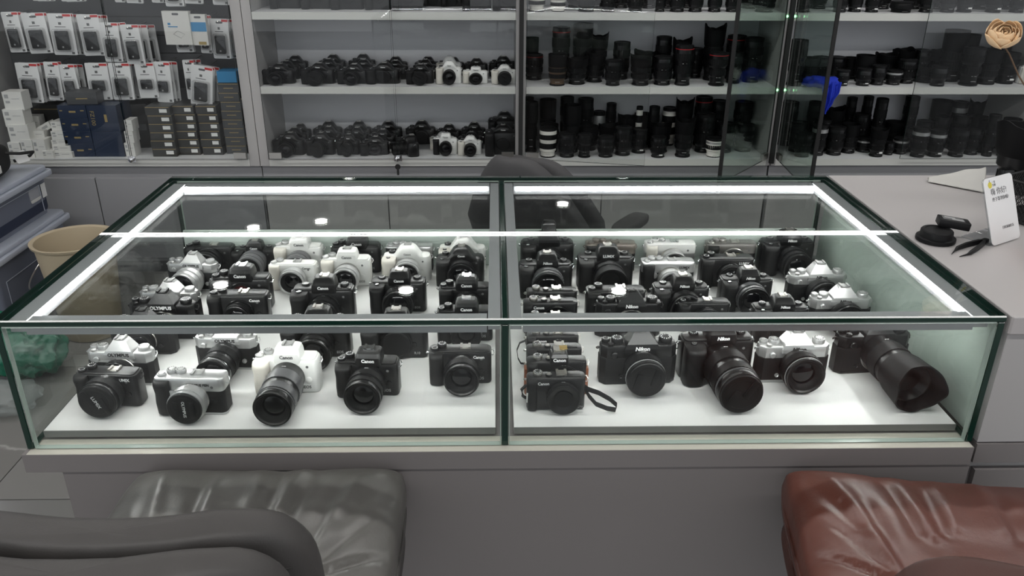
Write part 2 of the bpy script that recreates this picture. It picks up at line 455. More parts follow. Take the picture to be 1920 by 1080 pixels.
# ------------------------------------------------------------------ wall cabinets behind the counter
YC, YBK = 2.55, 2.905
ZS = (.577, .908, 1.225)                    # bottom, middle, top shelf
ZTOP = 1.52
def cabinet(label, x0, x1, tl, tr, seams, back='cabinet_back', shelves=(1, 2)):
    c = thing('wall_cabinet', label, 'cabinet', (0, 0, 0))
    for a, b in ((x0, x0 + tl), (x1 - tr, x1)):
        MB().box(((a + b) / 2, (YC + YBK) / 2, (.546 + ZTOP) / 2), (b - a - .001, YBK - YC, ZTOP - .546)).build('side_panel', 'cabinet_grey', c, smooth=False)
    xa, xb = x0 + tl + .0005, x1 - tr - .0005
    cx, w = (xa + xb) / 2, xb - xa
    MB().box((cx, YBK + .006, (.546 + ZTOP) / 2), (w, .01, ZTOP - .55)).build('back_panel', back, c, smooth=False)
    MB().box((cx, (YC + YBK) / 2, .5615), (w, YBK - YC, .031)).build('bottom_board', ['shelf_white'], c, smooth=False)
    MB().box((cx, YC - .001, .5615), (w, .0018, .031)).build('edge_band', 'shelf_edge', c, smooth=False)
    MB().box(((x0 + x1) / 2, (YC + YBK) / 2, ZTOP + .016), (x1 - x0 - .002, YBK - YC, .03)).build('top_board', 'cabinet_grey', c, smooth=False)
    for k in shelves:
        MB().box((cx, (YC + YBK) / 2 + .001, ZS[k] - .0155), (w, YBK - YC - .004, .031)).build('shelf', 'shelf_white', c, smooth=False)
        MB().box((cx, YC + .0005, ZS[k] - .0155), (w, .0018, .031)).build('edge_band', 'shelf_edge', c, smooth=False)
    MB().box(((x0 + x1) / 2, YC + .19, .305), (x1 - x0 - .002, .34, .478)).build('lower_body', 'cabinet_door', c, smooth=False)
    MB().box(((x0 + x1) / 2, YC + .20, .033), (x1 - x0 - .002, .32, .064)).build('plinth', 'slatwall', c, smooth=False)
    es = [x0 + .004] + list(seams) + [x1 - .004]
    for a, b in zip(es, es[1:]):
        MB().slab(rr(b - a - .005, .40, .002, 1), 0, .016, .001).build('lower_door', 'cabinet_door' if x1 < 0 and x0 < -1.5 else 'cabinet_grey', c, ((a + b) / 2, YC + .019, .288), (R(90), 0, 0), smooth=False)
    return c
def glass_door(c, x0, y0, x1, y1, z0=.582, z1=1.505, edge='glass_edge_thin', profile=False):
    w = math.hypot(x1 - x0, y1 - y0)
    g = pane('glass_door', (0, 0, 0), (w, .006, z1 - z0), c, 'glass_door_tint' if profile else 'glass_door', edge, .0006)
    g.location = ((x0 + x1) / 2, (y0 + y1) / 2, (z0 + z1) / 2); g.rotation_euler = (0, 0, math.atan2(y1 - y0, x1 - x0))
    if profile: MB().box((w / 2 + .004, 0, 0), (.010, .014, z1 - z0)).build('edge_profile', 'bag_black', g, smooth=False)
    for z in (z0 + .018, z1 - .018):
        mb = MB().box((-w / 2 + .034, 0, z - (z0 + z1) / 2), (.056, .016, .028)); mb.build('hinge_clip', 'steel', g, smooth=False)
    return g
def lock(c, x, z, key=False):
    l = MB().lathe([(0, .011), (.016, .011), (.018, .008)], 20, '-y').box((0, .002, 0), (.036, .006, .026)).build('lock', 'chrome', c, (x, YC - .024, z))
    if key:
        MB().box((0, -.021, -.002), (.004, .014, .012)).lathe([(0, .013), (.002, .013)], 16, '-y', (0, -.026, -.032)).box((0, -.027, -.056), (.010, .004, .03)).build('key', 'paint_black', l)
C0 = cabinet('wall cabinet with glass doors holding hanging blister packs and boxed accessories', -2.36, -1.103, .04, .045, (-1.875, -1.497), 'slatwall', ())
C1 = cabinet('white-shelved wall cabinet of cameras behind two closed glass doors', -1.101, .098, .042, .02, (-.522,))
C2 = cabinet('wall cabinet of lenses in the middle with both glass doors open', .104, 1.268, .018, .018, (.488,))
C3 = cabinet('wall cabinet of lenses at the right end of the row', 1.274, 2.46, .018, .02, (1.53, 1.86))
slat_me = MB().box((0, 0, 0), (1.168, .012, .078)).mesh('slat', 'slatwall', smooth=False)
for k in range(11): link('slat', slat_me, C0, (-1.734, YBK - .008, .63 + k * .083))
glass_door(C0, -2.318, YC - .015, -1.683, YC - .015); glass_door(C0, -1.15, YC - .015, -1.677, YC - .015)
lock(C0, -1.675, .585)
glass_door(C1, -1.056, YC - .015, -.465, YC - .015); glass_door(C1, .076, YC - .015, -.459, YC - .015)
lock(C1, -.462, .588, True)
glass_door(C2, .124, YC - .012, .655, 2.417); glass_door(C2, 1.246, YC - .015, .925, 2.14, edge='rubber', profile=True)
glass_door(C3, 1.294, YC - .015, 1.262, 2.02, edge='rubber', profile=True); glass_door(C3, 2.438, YC - .015, 1.87, YC - .015)
MB().box((.101, YC - .012, 1.035), (.019, .02, .95)).build('seal_strip', 'bag_black', C2, smooth=False)
MB().box((1.271, YC - .012, 1.035), (.019, .02, .95)).build('seal_strip', 'bag_black', C3, smooth=False)
for z in (ZS[1] - .012, ZS[2] - .012):  # green spots at shelf height, built as small glowing discs
    for x in (1.256, 1.289):
        MB().lathe([(0, .005), (.003, .005)], 12, '-y').build('green_dot', 'dot_green', C3 if x > 1.27 else C2, (x, YC - .0235 if False else YC - .003, z))

# ------------------------------------------------------------------ lenses fitted to cameras (axis -y)
def lens_on(par, loc, L, Rr, col='lens_black', ring='lens_matte', front='glass', hood=None, band=None, cap_text=None, tilt=0, yaw=0, rot=0):
    def barrel():
        return MB().lathe([(0, .86 * Rr), (0, .92 * Rr), (.13 * L, .92 * Rr), (.20 * L, .98 * Rr), (.86 * L, .98 * Rr), (.89 * L, Rr), (.985 * L, Rr), (L, .975 * Rr),
                           (L, .91 * Rr), (L - min(.012, L * .3), .60 * Rr)], 40, '-y').mesh('lens', col)
    o = link('lens', cached(('bar', L, Rr, col), barrel), par, loc, (tilt, 0, yaw))
    def rg(a, b, m_, k=1.03, rib=.022): return cached(('rg', a, b, L, Rr, m_, k, rib), lambda: MB().lathe([(a * L, .97 * Rr), (a * L + .0004, k * Rr), (b * L - .0004, k * Rr), (b * L, .97 * Rr)], 72 if rib else 36, '-y', rib=rib, cap=(False, False)).mesh('ring', m_))
    if L > .05:
        link('zoom_ring', rg(.24, .50, ring), o); link('focus_ring', rg(.62, .80, ring, 1.02), o)
    else:
        link('focus_ring', rg(.34, .74, ring), o)
    if band: link('trim_band', rg(.83, .86, band, 1.012, 0), o)
    link('index_mark', cached(('ix', Rr, L), lambda: MB().box((0, -.16 * L, .945 * Rr), (.007, .0014, .0012)).mesh('index_mark', 'paint_grey', smooth=False)), o)
    if front == 'glass':
        dp = min(.012, L * .3)
        link('front_ring', cached(('fr', L, Rr), lambda: MB().lathe([(L - .0012, .905 * Rr), (L - .003, .82 * Rr), (L - .0035, .80 * Rr), (L - .005, .74 * Rr), (L - .0055, .72 * Rr), (L - dp + .0005, .58 * Rr)], 40, '-y', cap=(False, False)).mesh('front_ring', 'lens_matte')), o)
        link('front_element', cached(('fe', L, Rr), lambda: MB().lathe([(L - dp, .60 * Rr), (L - dp + .002, .50 * Rr), (L - dp + .0035, .34 * Rr), (L - dp + .0042, .16 * Rr), (L - dp + .0044, .01 * Rr)], 32, '-y').mesh('front_element', 'lens_glass', angle=80)), o)
    elif front == 'cap':
        def cp():
            mb = MB().lathe([(L - .002, .95 * Rr), (L + .0035, .95 * Rr), (L + .0048, .91 * Rr), (L + .0048, .72 * Rr), (L + .0042, .70 * Rr)], 40, '-y')
            return mb.mesh('lens_cap', 'cap_black')
        c = link('lens_cap', cached(('cap', L, Rr), cp), o, (0, 0, 0), (0, rot, 0))
        gp = cached(('grip', L, Rr), lambda: MB().slab(rr(Rr * .30, Rr * .95, Rr * .06, 2), 0, .0022, .0006).mesh('pinch_grip', 'lens_matte'))
        for s in (-1, 1): link('pinch_grip', gp, o, (s * .46 * Rr * math.cos(rot), -L - .0040, -s * .46 * Rr * math.sin(rot)), (R(90), rot if False else 0, 0) if rot == 0 else (R(90), -rot, 0))
        if cap_text: lettering(cap_text[0], cap_text[1], 'paint_white' if len(cap_text) < 3 else cap_text[2], o, (0, -L - .0052, 0)).rotation_euler = (R(90), -rot + R(90), 0)
    elif front == 'bodycap':
        link('body_cap', cached(('bcap', L, Rr), lambda: MB().lathe([(L - .001, .93 * Rr), (L + .002, .93 * Rr), (L + .003, .88 * Rr), (L + .003, .78 * Rr), (L + .0024, .76 * Rr)], 36, '-y').mesh('body_cap', 'cap_black')), o)
    if hood: link('lens_hood', cached(('hood', L, Rr, hood), lambda: hood_mesh(hood[0] * L, hood[1], 1.03 * Rr, hood[2] * Rr, hood[3])), o, (0, 0, 0), (0, R(0), 0))
    return o
def hood_mesh(t0, t1, r0, r1, amp, axis='-y', n=56, wall=.06, m_='hood_black'):
    rings = [[], [], [], [], []]
    for i in range(n):
        a = 2 * math.pi * i / n
        w = amp * (.5 + .5 * math.cos(2 * a)) ** .8 + amp * .35 * max(0, math.cos(4 * a)) - amp * .4
        for k, (t, r) in enumerate(((t0, r0), (t0 + (t1 - t0) * .25, r0 + (r1 - r0) * .45), (t1 + w, r1), (t1 + w, r1 * (1 - wall)), (t0 + .002 * (1 if axis == '-y' else 5), r0 * (1 - wall)))):
            x, y = r * math.cos(a), r * math.sin(a)
            rings[k].append((x, -t, y) if axis == '-y' else (x, y, t))
    return MB().loft(rings, cap=(False, False)).mesh('lens_hood', m_)

# ------------------------------------------------------------------ camera bodies
DIM = {  # width, height of the shoulder, depth, height of the hump above the shoulder
    'evf': (.114, .066, .038, .022), 'flat': (.117, .066, .036, 0), 'retro': (.132, .073, .036, .024), 'pro': (.132, .076, .042, .026),
    'compact': (.106, .065, .030, 0), 'compact_evf': (.108, .066, .030, .017), 'dslr': (.130, .074, .048, .026), 'dslr_tall': (.150, .128, .060, .028)}
def dial(par, name, x, y, z, r, h, m_='cam_black', top=None):
    o = link(name, cached(('dial', r, h, m_), lambda: MB().lathe([(0, r * .96), (.0005, r), (h * .8, r), (h, r * .93)], 36, rib=.035).mesh(name, m_)), par, (x, y, z))
    if top:
        dark = top in ('paint_grey', 'cam_black', 'cam_gloss')
        def ticks():
            mb = MB()
            for k in range(11):
                a = k * 2 * math.pi / 12
                mb.box((0, r * .66, 0), (r * .09, r * .24, .0004), mtx=Matrix.Translation((0, 0, h + .0007)) @ Matrix.Rotation(a, 4, 'Z'))
            return mb.mesh('dial_marks', 'paint_white' if dark else 'print_grey', smooth=False)
        link('dial_marks', cached(('tick', r, h, dark), ticks), o)
        if top == 'paint_grey': top = 'cam_black'
        link('dial_face', cached(('dface', r, h, top), lambda: MB().lathe([(h - .0003, r * .86), (h + .0004, r * .84), (h + .0006, r * .3)], 24).mesh('dial_face', top)), o)
    return o
def camera_model(par, kind, body='cam_black', top=None, grip='cam_black2', text='Canon', sub=None, tcol=None, metal='chrome', dials=None, simple=False):
    w, h, d, hp = DIM[kind]
    top = top or body
    tcol = tcol or ('paint_white' if body in ('cam_black',) and top in ('cam_black', 'cam_gloss') else 'paint_black')
    dk = dials or top
    fy = -d / 2
    lx, lz = .004, h * .47
    if kind == 'retro':
        def octo(w_, d_, c): return [(w_ / 2, d_ / 2 - c), (w_ / 2 - c, d_ / 2), (-w_ / 2 + c, d_ / 2), (-w_ / 2, d_ / 2 - c), (-w_ / 2, -d_ / 2 + c), (-w_ / 2 + c, -d_ / 2), (w_ / 2 - c, -d_ / 2), (w_ / 2, -d_ / 2 + c)]
        link('body', cached(('rb', body), lambda: MB().slab(octo(w, d, .009), .005, .051, .0015).mesh('body', body, angle=25)), par)
        link('base_plate', cached(('rbp', top), lambda: MB().slab(octo(w * .995, d * .98, .009), 0, .0056, .0012).mesh('base_plate', top, angle=25)), par)
        link('top_plate', cached(('rtp', top), lambda: MB().slab(octo(w * .985, d * .95, .010), .0505, h, .003, bb=.0008).mesh('top_plate', top, angle=25)), par)
        def prism():
            rg = []
            for z, ww, y0, y1 in ((h - .012, .060, fy - .003, .014), (h - .004, .060, fy - .003, .014), (h + .004, .052, fy - .001, .014), (h + .020, .028, fy + .010, .012), (h + hp, .024, fy + .013, .010)):
                rg.append([(lx - ww / 2, y0, z), (lx + ww / 2, y0, z), (lx + ww / 2, y1, z), (lx - ww / 2, y1, z)])
            return MB().loft(rg).mesh('pentaprism', top, smooth=False)
        link('pentaprism', cached(('prism', top), prism), par)
        lettering(text, .0098, tcol, par, (lx, fy - .0033, h - .0035), R(0), shear=.12 if text == 'Nikon' else 0, bold=.03)
        tz, ty = h + hp, -.002
        dial(par, 'shutter_dial', -.036, .002, h, .0105, .008, metal, dk); dial(par, 'exposure_dial', -.055, .004, h, .0075, .006, metal, dk)
        dial(par, 'iso_dial', .047, .001, h, .0115, .008, metal, dk)
        link('shutter_button', cached(('sb', metal), lambda: MB().lathe([(0, .005), (.004, .005), (.005, .003)], 16).mesh('shutter_button', metal)), par, (-.049, -.011, h))
        link('front_dial', cached(('fd', metal), lambda: MB().lathe([(0, .006), (.003, .006), (.004, .0045)], 20, '-y', rib=.06).mesh('front_dial', metal)), par, (-.043, fy, .058))
        link('lens_release', cached(('lr', metal), lambda: MB().lathe([(0, .0050), (.003, .0050), (.004, .003)], 16, '-y').mesh('lens_release', metal)), par, (lx + .036, fy, .022))
        link('function_button', cached(('fb', metal), lambda: MB().lathe([(0, .004), (.002, .004), (.002, .0028), (.001, .002)], 14, '-y').mesh('function_button', metal)), par, (lx - .034, fy, .016))
    else:
        rad = .016 if kind.startswith('dslr') else .011 if kind == 'pro' else .009
        bev = .011 if kind.startswith('dslr') else .006 if kind in ('evf', 'pro') else .0032
        if kind == 'dslr_tall': bev = .012
        link('body', cached(('body', kind, body), lambda: MB().slab(rr(w, d, rad), 0, h, bev, bb=.003).mesh('body', body)), par)
        if kind == 'flat' and top != body:
            link('top_plate', cached(('tpb', top), lambda: MB().slab(rr(w * 1.006, d * 1.02, rad), h * .68, h + .0022, .003, bb=.0008).mesh('top_plate', top)), par)
            link('front_knob', cached(('fk', metal), lambda: MB().lathe([(0, .0075), (.004, .0075), (.0045, .005), (.0035, .0042)], 22, '-y', rib=.04).mesh('front_knob', metal)), par, (-.031, fy, h * .60))
            dial(par, 'exposure_dial', -.018, .005, h + .002, .0085, .006, metal, dk)
            link('base_plate', cached(('fbp', top), lambda: MB().slab(rr(w * 1.004, d * 1.01, rad), 0, .004, .001).mesh('base_plate', top)), par)
        elif kind in ('evf', 'pro', 'flat'):
            link('top_plate', cached(('tp', kind, top), lambda: MB().slab(rr(w * .93, d * .86, rad * .8), h - .004, h + .0018, .0014).mesh('top_plate', top)), par)
        gw, gd, gy = {'evf': (.030, .026, -.004), 'flat': (.027, .020, -.002), 'pro': (.036, .044, -.012), 'compact': (.018, .014, 0), 'compact_evf': (.018, .014, 0), 'dslr': (.038, .046, -.012), 'dslr_tall': (.040, .05, -.014)}[kind]
        def gm():
            gx = -w / 2 + gw / 2 + .001; rg = []
            for z, k, sh in ((.001, .86, .003), (.004, .97, .001), (h * .35, 1.0, 0), (h * .62, .93, .002), (h * .86, 1.0, -.001), (h * .95, .95, 0), (h - .001, .80, .003)):
                rg.append([(gx + (x - gx) * (.98 if k < 1 else 1), (y - (fy + gd / 2 + gy)) * k + (fy + gy) + (gd / 2 if False else 0) + sh, z) for x, y in rr(gw, gd, gw * .38, 4, gx, fy + gd / 2 + gy)])
            return MB().loft(rg).mesh('grip', grip, angle=60)
        link('grip', cached(('grip', kind, grip), gm), par)
        if hp:
            def hm():
                b = {'evf': (.050, .030, .006), 'pro': (.054, .034, .006), 'compact_evf': (.034, .020, .003), 'dslr': (.062, .040, .012), 'dslr_tall': (.066, .044, .014)}[kind]
                ov = .006 if kind in ('pro', 'dslr', 'dslr_tall') else .0015
                rg = []
                if kind.startswith('dslr'):
                    for z, ww, y0, y1, rd in ((h - .016, w * .86, fy + .002, .020, .012), (h - .006, w * .74, fy - .001, .020, .014), (h + .001, w * .56, fy - ov * .8, .020, .014), (h + hp * .40, w * .44, fy - ov, .020, .012), (h + hp * .72, w * .36, fy - ov * .4, .019, .011), (h + hp * .92, w * .27, fy + .006, .016, .009), (h + hp, w * .20, fy + .011, .012, .007)):
                        rg.append([(x, y, z) for x, y in rr(ww, y1 - y0, rd, 4, lx, (y0 + y1) / 2)])
                    return MB().loft(rg).mesh('viewfinder_hump', top, angle=50)
                for z, k, y0, y1 in ((h - .006, 1.0, fy - ov * .4, .016), (h + hp * .2, .98, fy - ov, .017), (h + hp * .55, .93, fy - ov * .8, .018), (h + hp * .86, .84, fy + .003, .017), (h + hp, .70, fy + .009, .013)):
                    rg.append([(x, y, z) for x, y in rr(b[0] * k, y1 - y0, b[2], 3, lx, (y0 + y1) / 2)])
                return MB().loft(rg).mesh('viewfinder_hump', top, angle=28)
            link('viewfinder_hump', cached(('hump', kind, top), hm), par)
            ov = .006 if kind in ('pro', 'dslr', 'dslr_tall') else .0015
            ts = {'evf': .0088, 'pro': .0088, 'compact_evf': .0085, 'dslr': .0072, 'dslr_tall': .0075}[kind]
            lettering(text, ts, tcol, par, (lx, fy - ov - .0004, h + hp * .30), R(4), shear=.2 if text == 'Nikon' else 0, bold=.03)
            tz, ty = h + hp, 0
        else:
            tx = -w * .22 if kind == 'compact' else w * .30
            if text == 'OLYMPUS PEN': tx = .016
            lettering(text, .0078 if len(text) < 8 else .0062, tcol, par, (tx, fy - .0012, h - .009), bold=.025)
            tz, ty = h + .0015, .001
            lx2 = .018
            link('flash_cover', cached(('fc', top), lambda: MB().slab(rr(.030, .020, .002, 2), 0, .0014, .0005).mesh('flash_cover', top)), par, (w * .28, .002, h))
        if kind.startswith('compact'):
            dial(par, 'mode_dial', -w / 2 + .020, .002, h, .0085, .007, metal, dk); dial(par, 'shutter_ring', -w / 2 + .040, -.002, h, .0062, .004, 'cam_black', metal)
        elif kind in ('evf', 'flat'):
            dial(par, 'mode_dial', -.034, .006, h + .0015, .0090, .0065, dk if dk != body else metal if body != 'cam_black' else 'cam_black', 'paint_grey' if body == 'cam_black' else metal)
            dial(par, 'shutter_ring', -.047, -.006, h + .0012, .0075, .004, metal if body != 'cam_black' else 'cam_gloss', dk)
        else:
            dial(par, 'mode_dial', -.040 if kind != 'pro' else .045, .006, h - .001, .0095, .007, 'cam_black', 'paint_grey')
            dial(par, 'shutter_button', -w / 2 + .018, fy - .006, h - .004, .0055, .005, 'cam_gloss', metal)
            if kind == 'pro': dial(par, 'control_dial', -.040, .008, h - .001, .0090, .006, 'cam_black', 'cam_gloss')
        if not kind.startswith('compact'):
            link('focus_lamp', cached(('fl',), lambda: MB().lathe([(0, .0026), (.0008, .0026)], 12, '-y').mesh('focus_lamp', 'print_grey')), par, (w * .34, fy + (.0003 if kind != 'dslr' else 0), h * .80))
            link('lens_release', cached(('lr2', body), lambda: MB().lathe([(0, .0056), (.0022, .0056), (.003, .0035)], 16, '-y').mesh('lens_release', body)), par, (lx + .036, fy, lz - .004))
        if sub: lettering(sub, .0078, 'paint_black' if body != 'cam_black' else 'paint_grey', par, (w / 2 - .021, fy - .0004, .012), bold=.008)
    if kind != 'dslr_tall' or True:
        def hs():
            mb = MB().box((0, 0, .0008), (.019, .019, .0016))
            for s in (-1, 1): mb.box((s * .0088, 0, .0022), (.0018, .018, .003)).box((s * .0072, 0, .0036), (.004, .018, .0008))
            return mb.box((0, -.004, .0019), (.007, .006, .0006)).mesh('hot_shoe', metal if body != 'cam_black' or kind in ('evf', 'retro') else 'steel', smooth=False)
        link('hot_shoe', cached(('hs', metal, body, kind), hs), par, (lx if hp else .010, ty + .003, tz - .0004))
    lug = cached(('lug', metal), lambda: MB().tube([(0, .004, .003), (.004, .004, .004), (.006, 0, .0), (.004, -.004, -.004), (0, -.004, -.003)], .0011, 6).mesh('strap_lug', metal))
    for s in (-1, 1): link('strap_lug', lug, par, (s * (w / 2 - .001), .002, h * .86), (0, 0, 0 if s > 0 else math.pi))
    if kind not in ('compact', 'compact_evf'):
        rm = .0285 if kind not in ('pro', 'dslr', 'dslr_tall') else .032
        link('lens_mount', cached(('mount', rm, kind == 'retro', body), lambda: MB().lathe([(-.002, rm), (.002, rm), (.0035, rm * .96), (.0035, rm * .80), (-.001, rm * .76)], 40, '-y').mesh('lens_mount', 'steel' if body != 'cam_black' else 'lens_black')), par, (lx, fy, lz))
    return lx, fy, lz

CASE_Z = .7965                              # top of the white boards in the case
def shelf_camera(label, kind, xl, xr, yp, name='mirrorless_camera', lens=None, rz=0, z=CASE_Z, smin=.9, smax=1.14, group=None, dx=0, dy=0, **kw):
    """xl, xr, yp: where the photograph shows the body's left and right ends and its front top edge"""
    w, h, d, hp = DIM[kind]; s = 1.0; cx = (xl + xr) / 2
    for _ in range(3):
        p = on_z(cx, yp, z + h * s)
        we = w + d * abs(p.x) / (p.y - CAM.y) * .8
        s = max(smin, min(smax, (xr - xl) / px_per_m(p) / we))
    side = d * s * .42 * p.x / (p.y - CAM.y)
    X = math.copysign(max(.010 + w * s / 2 + .006, min(.786 - w * s / 2 - .007, abs(p.x + side))), p.x)
    o = thing(name, label, 'camera', (X + dx, min(p.y + d / 2 * s, .746 - d / 2 * s) + dy, z), R(rz), group)
    o.scale = (s, s, s)
    lx, fy, lz = camera_model(o, kind, **kw)
    if lens:
        ln = dict(lens); lh = ln.pop('dz', 0)
        ln['Rr'] = round(ln['Rr'] / s, 4); ln['L'] = round(ln['L'] / s, 4)
        if ln.get('hood'): ln['hood'] = (ln['hood'][0], ln['hood'][1] / s, ln['hood'][2], ln['hood'][3])
        lens_on(o, (lx, fy - .003, max(lz + lh, ln['Rr'] * ((ln['hood'][2] if ln.get('hood') else 1.0) + .06))), **ln)
    return o

# ------------------------------------------------------------------ cameras in the display case
def Z(L, Rr, **k): return dict(L=L, Rr=Rr, **k)
KIT = Z(.046, .0305); KITCAP = Z(.05, .031, front='cap'); CAPPED = Z(.005, .0285, front='bodycap')
W = dict(body='cam_white', top='cam_white', grip='cam_cream', metal='cam_silver', tcol='print_grey')
SR = dict(body='cam_black2', top='cam_silver', metal='cam_silver', tcol='paint_black')
BR = dict(body='cam_black2', top='cam_black', metal='cam_black', dials='paint_grey', tcol='paint_white')
S = shelf_camera
# left half, front row
S('black flat-topped camera with capped pancake lens at the front left corner', 'flat', 137, 272, 704, lens=Z(.038, .0335, front='cap', rot=R(25), cap_text=('LUMIX', .009)), text='LUMIX', grip='cam_black2', metal='cam_black', rz=-4)
S('silver and black rangefinder-style camera with silver lens, front row beside the left corner', 'flat', 286, 432, 713, name='rangefinder_camera', lens=Z(.030, .0315, col='lens_silver', ring='lens_silver', front='cap', cap_text=('OLYMPUS', .007)), body='cam_black2', top='cam_silver', grip='cam_black2', text='OLYMPUS PEN', metal='cam_silver', rz=-3)
S('white camera with long black zoom lens in the front row', 'evf', 473, 604, 676, lens=Z(.110, .0335, band='lens_grey', ring='lens_grey'), sub='EOS', rz=-1, **W)
S('black camera with kit zoom lens in the front row beside the white one', 'evf', 628, 752, 683, lens=Z(.064, .0325), sub='EOS', rz=-3)
S('black flat-topped camera with kit lens, front row against the centre partition', 'flat', 803, 923, 662, lens=Z(.046, .0325), sub='EOS', text='Canon')
# left half, left-hand columns
S('silver-topped retro camera directly behind the front left black camera', 'retro', 157, 297, 662, name='retro_camera', text='OLYMPUS', lens=Z(.022, .028), rz=-3, **SR)
S('black retro camera with capped mount, third from the front in the left column', 'retro', 196, 328, 607, name='retro_camera', text='OLYMPUS', lens=Z(.02, .028), **BR)
S('black retro camera behind the glass lip, fourth in the left column', 'retro', 236, 374, 574, name='retro_camera', text='OLYMPUS', lens=Z(.012, .028, front='bodycap'), rz=-2, **BR)
S('silver retro camera, fifth from the front in the left column', 'retro', 257, 378, 550, name='retro_camera', text='OLYMPUS', lens=Z(.012, .028), rz=-4, **SR)
S('silver retro camera with a fat silver lens near the left end', 'retro', 302, 408, 496, name='retro_camera', text='OLYMPUS', lens=Z(.055, .032, col='lens_silver', ring='lens_silver'), rz=-6, **SR)
S('black flat-topped camera with large black lens in the back left corner', 'flat', 364, 460, 450, lens=Z(.050, .034), text='', grip='cam_black2', rz=0, smin=.82, dx=-.008)
S('silver-topped retro camera with long black telephoto behind the rangefinder one', 'retro', 361, 487, 636, name='retro_camera', text='OLYMPUS', lens=Z(.078, .031, front='glass', band='chrome'), rz=-3, **SR)
S('black flat-topped camera, second column, with lens hidden by the lip', 'flat', 387, 508, 556, lens=Z(.03, .028), text='Canon')
o = S('black camera without lens showing its red-tinted open mount', 'evf', 392, 512, 524, text='Canon', sub=None, smax=1.2, lens=None)
mat('sensor_red', (.09, .008, .008), .2)
MB().lathe([(.0006, .0225), (.0010, .021)], 32, '-y').build('sensor_well', 'sensor_red', o, (.004, -.019, .031))
S('black camera with grey telephoto lens in the back row, second from left', 'pro', 440, 520, 466, text='Canon', lens=Z(.060, .031, col='lens_grey', ring='lens_grey'), smin=.76)
# left half, middle columns
S('white flat-topped camera with silver lens, third row', 'flat', 503, 597, 497, lens=Z(.035, .0295, col='lens_silver', ring='lens_silver'), text='Canon', smin=.8, **W)
bpy.context.view_layer.update()
S('white camera with dark grey telephoto lens in the back row', 'evf', 523, 616, 449, lens=Z(.052, .031, col='lens_grey', ring='lens_grey'), smin=.85, **W)
S('black camera with lens tucked behind the hidden front lip, third column', 'pro', 546, 668, 545, text='Canon', sub='EOS', lens=Z(.040, .033), smin=.85)
S('black camera with zoom lens behind the white long-lens camera', 'pro', 528, 661, 607, text='Canon', sub='EOS', lens=Z(.058, .034))
S('white camera with silver lens and black front ring, fourth column', 'evf', 601, 698, 488, sub='EOS', lens=Z(.042, .030, col='lens_silver', ring='lens_silver'), smin=.85, **W)
S('black camera in the back row between two white ones', 'evf', 626, 720, 451, text='Canon', sub='EOS', lens=Z(.045, .031), smin=.85)
S('black camera with stubby lens, fourth column under the glass top', 'pro', 693, 801, 531, text='Canon', sub='EOS', lens=Z(.045, .034), smin=.82)
S('black camera with a body cap instead of a lens', 'pro', 677, 804, 610, text='Canon', sub='R10', lens=Z(.006, .0315, front='bodycap'))
S('white camera with broad silver lens, fifth column', 'dslr', 716, 810, 481, sub='EOS', lens=Z(.040, .032, col='lens_silver', ring='lens_silver'), smin=.78, **W)
S('silver-topped flat camera in the back row, fifth column', 'flat', 729, 816, 446, text='', lens=Z(.03, .028), body='cam_black2', top='cam_silver', metal='cam_silver', smin=.82)
S('white camera with dark lens in the back row beside the partition', 'dslr', 825, 912, 448, lens=Z(.035, .031), smin=.78, **W)
S('black camera with lens, second from the back beside the partition', 'dslr', 817, 909, 484, text='Canon', sub='EOS', lens=Z(.040, .032), smin=.78)
S('black camera, third from the back beside the partition', 'evf', 822, 922, 541, text='Canon', lens=Z(.025, .030), smin=.85)
S('black camera with silvery old lens just behind the front partition camera', 'evf', 818, 925, 586, text='Canon', sub='EOS', lens=Z(.040, .031, ring='lens_grey'), smin=.9)
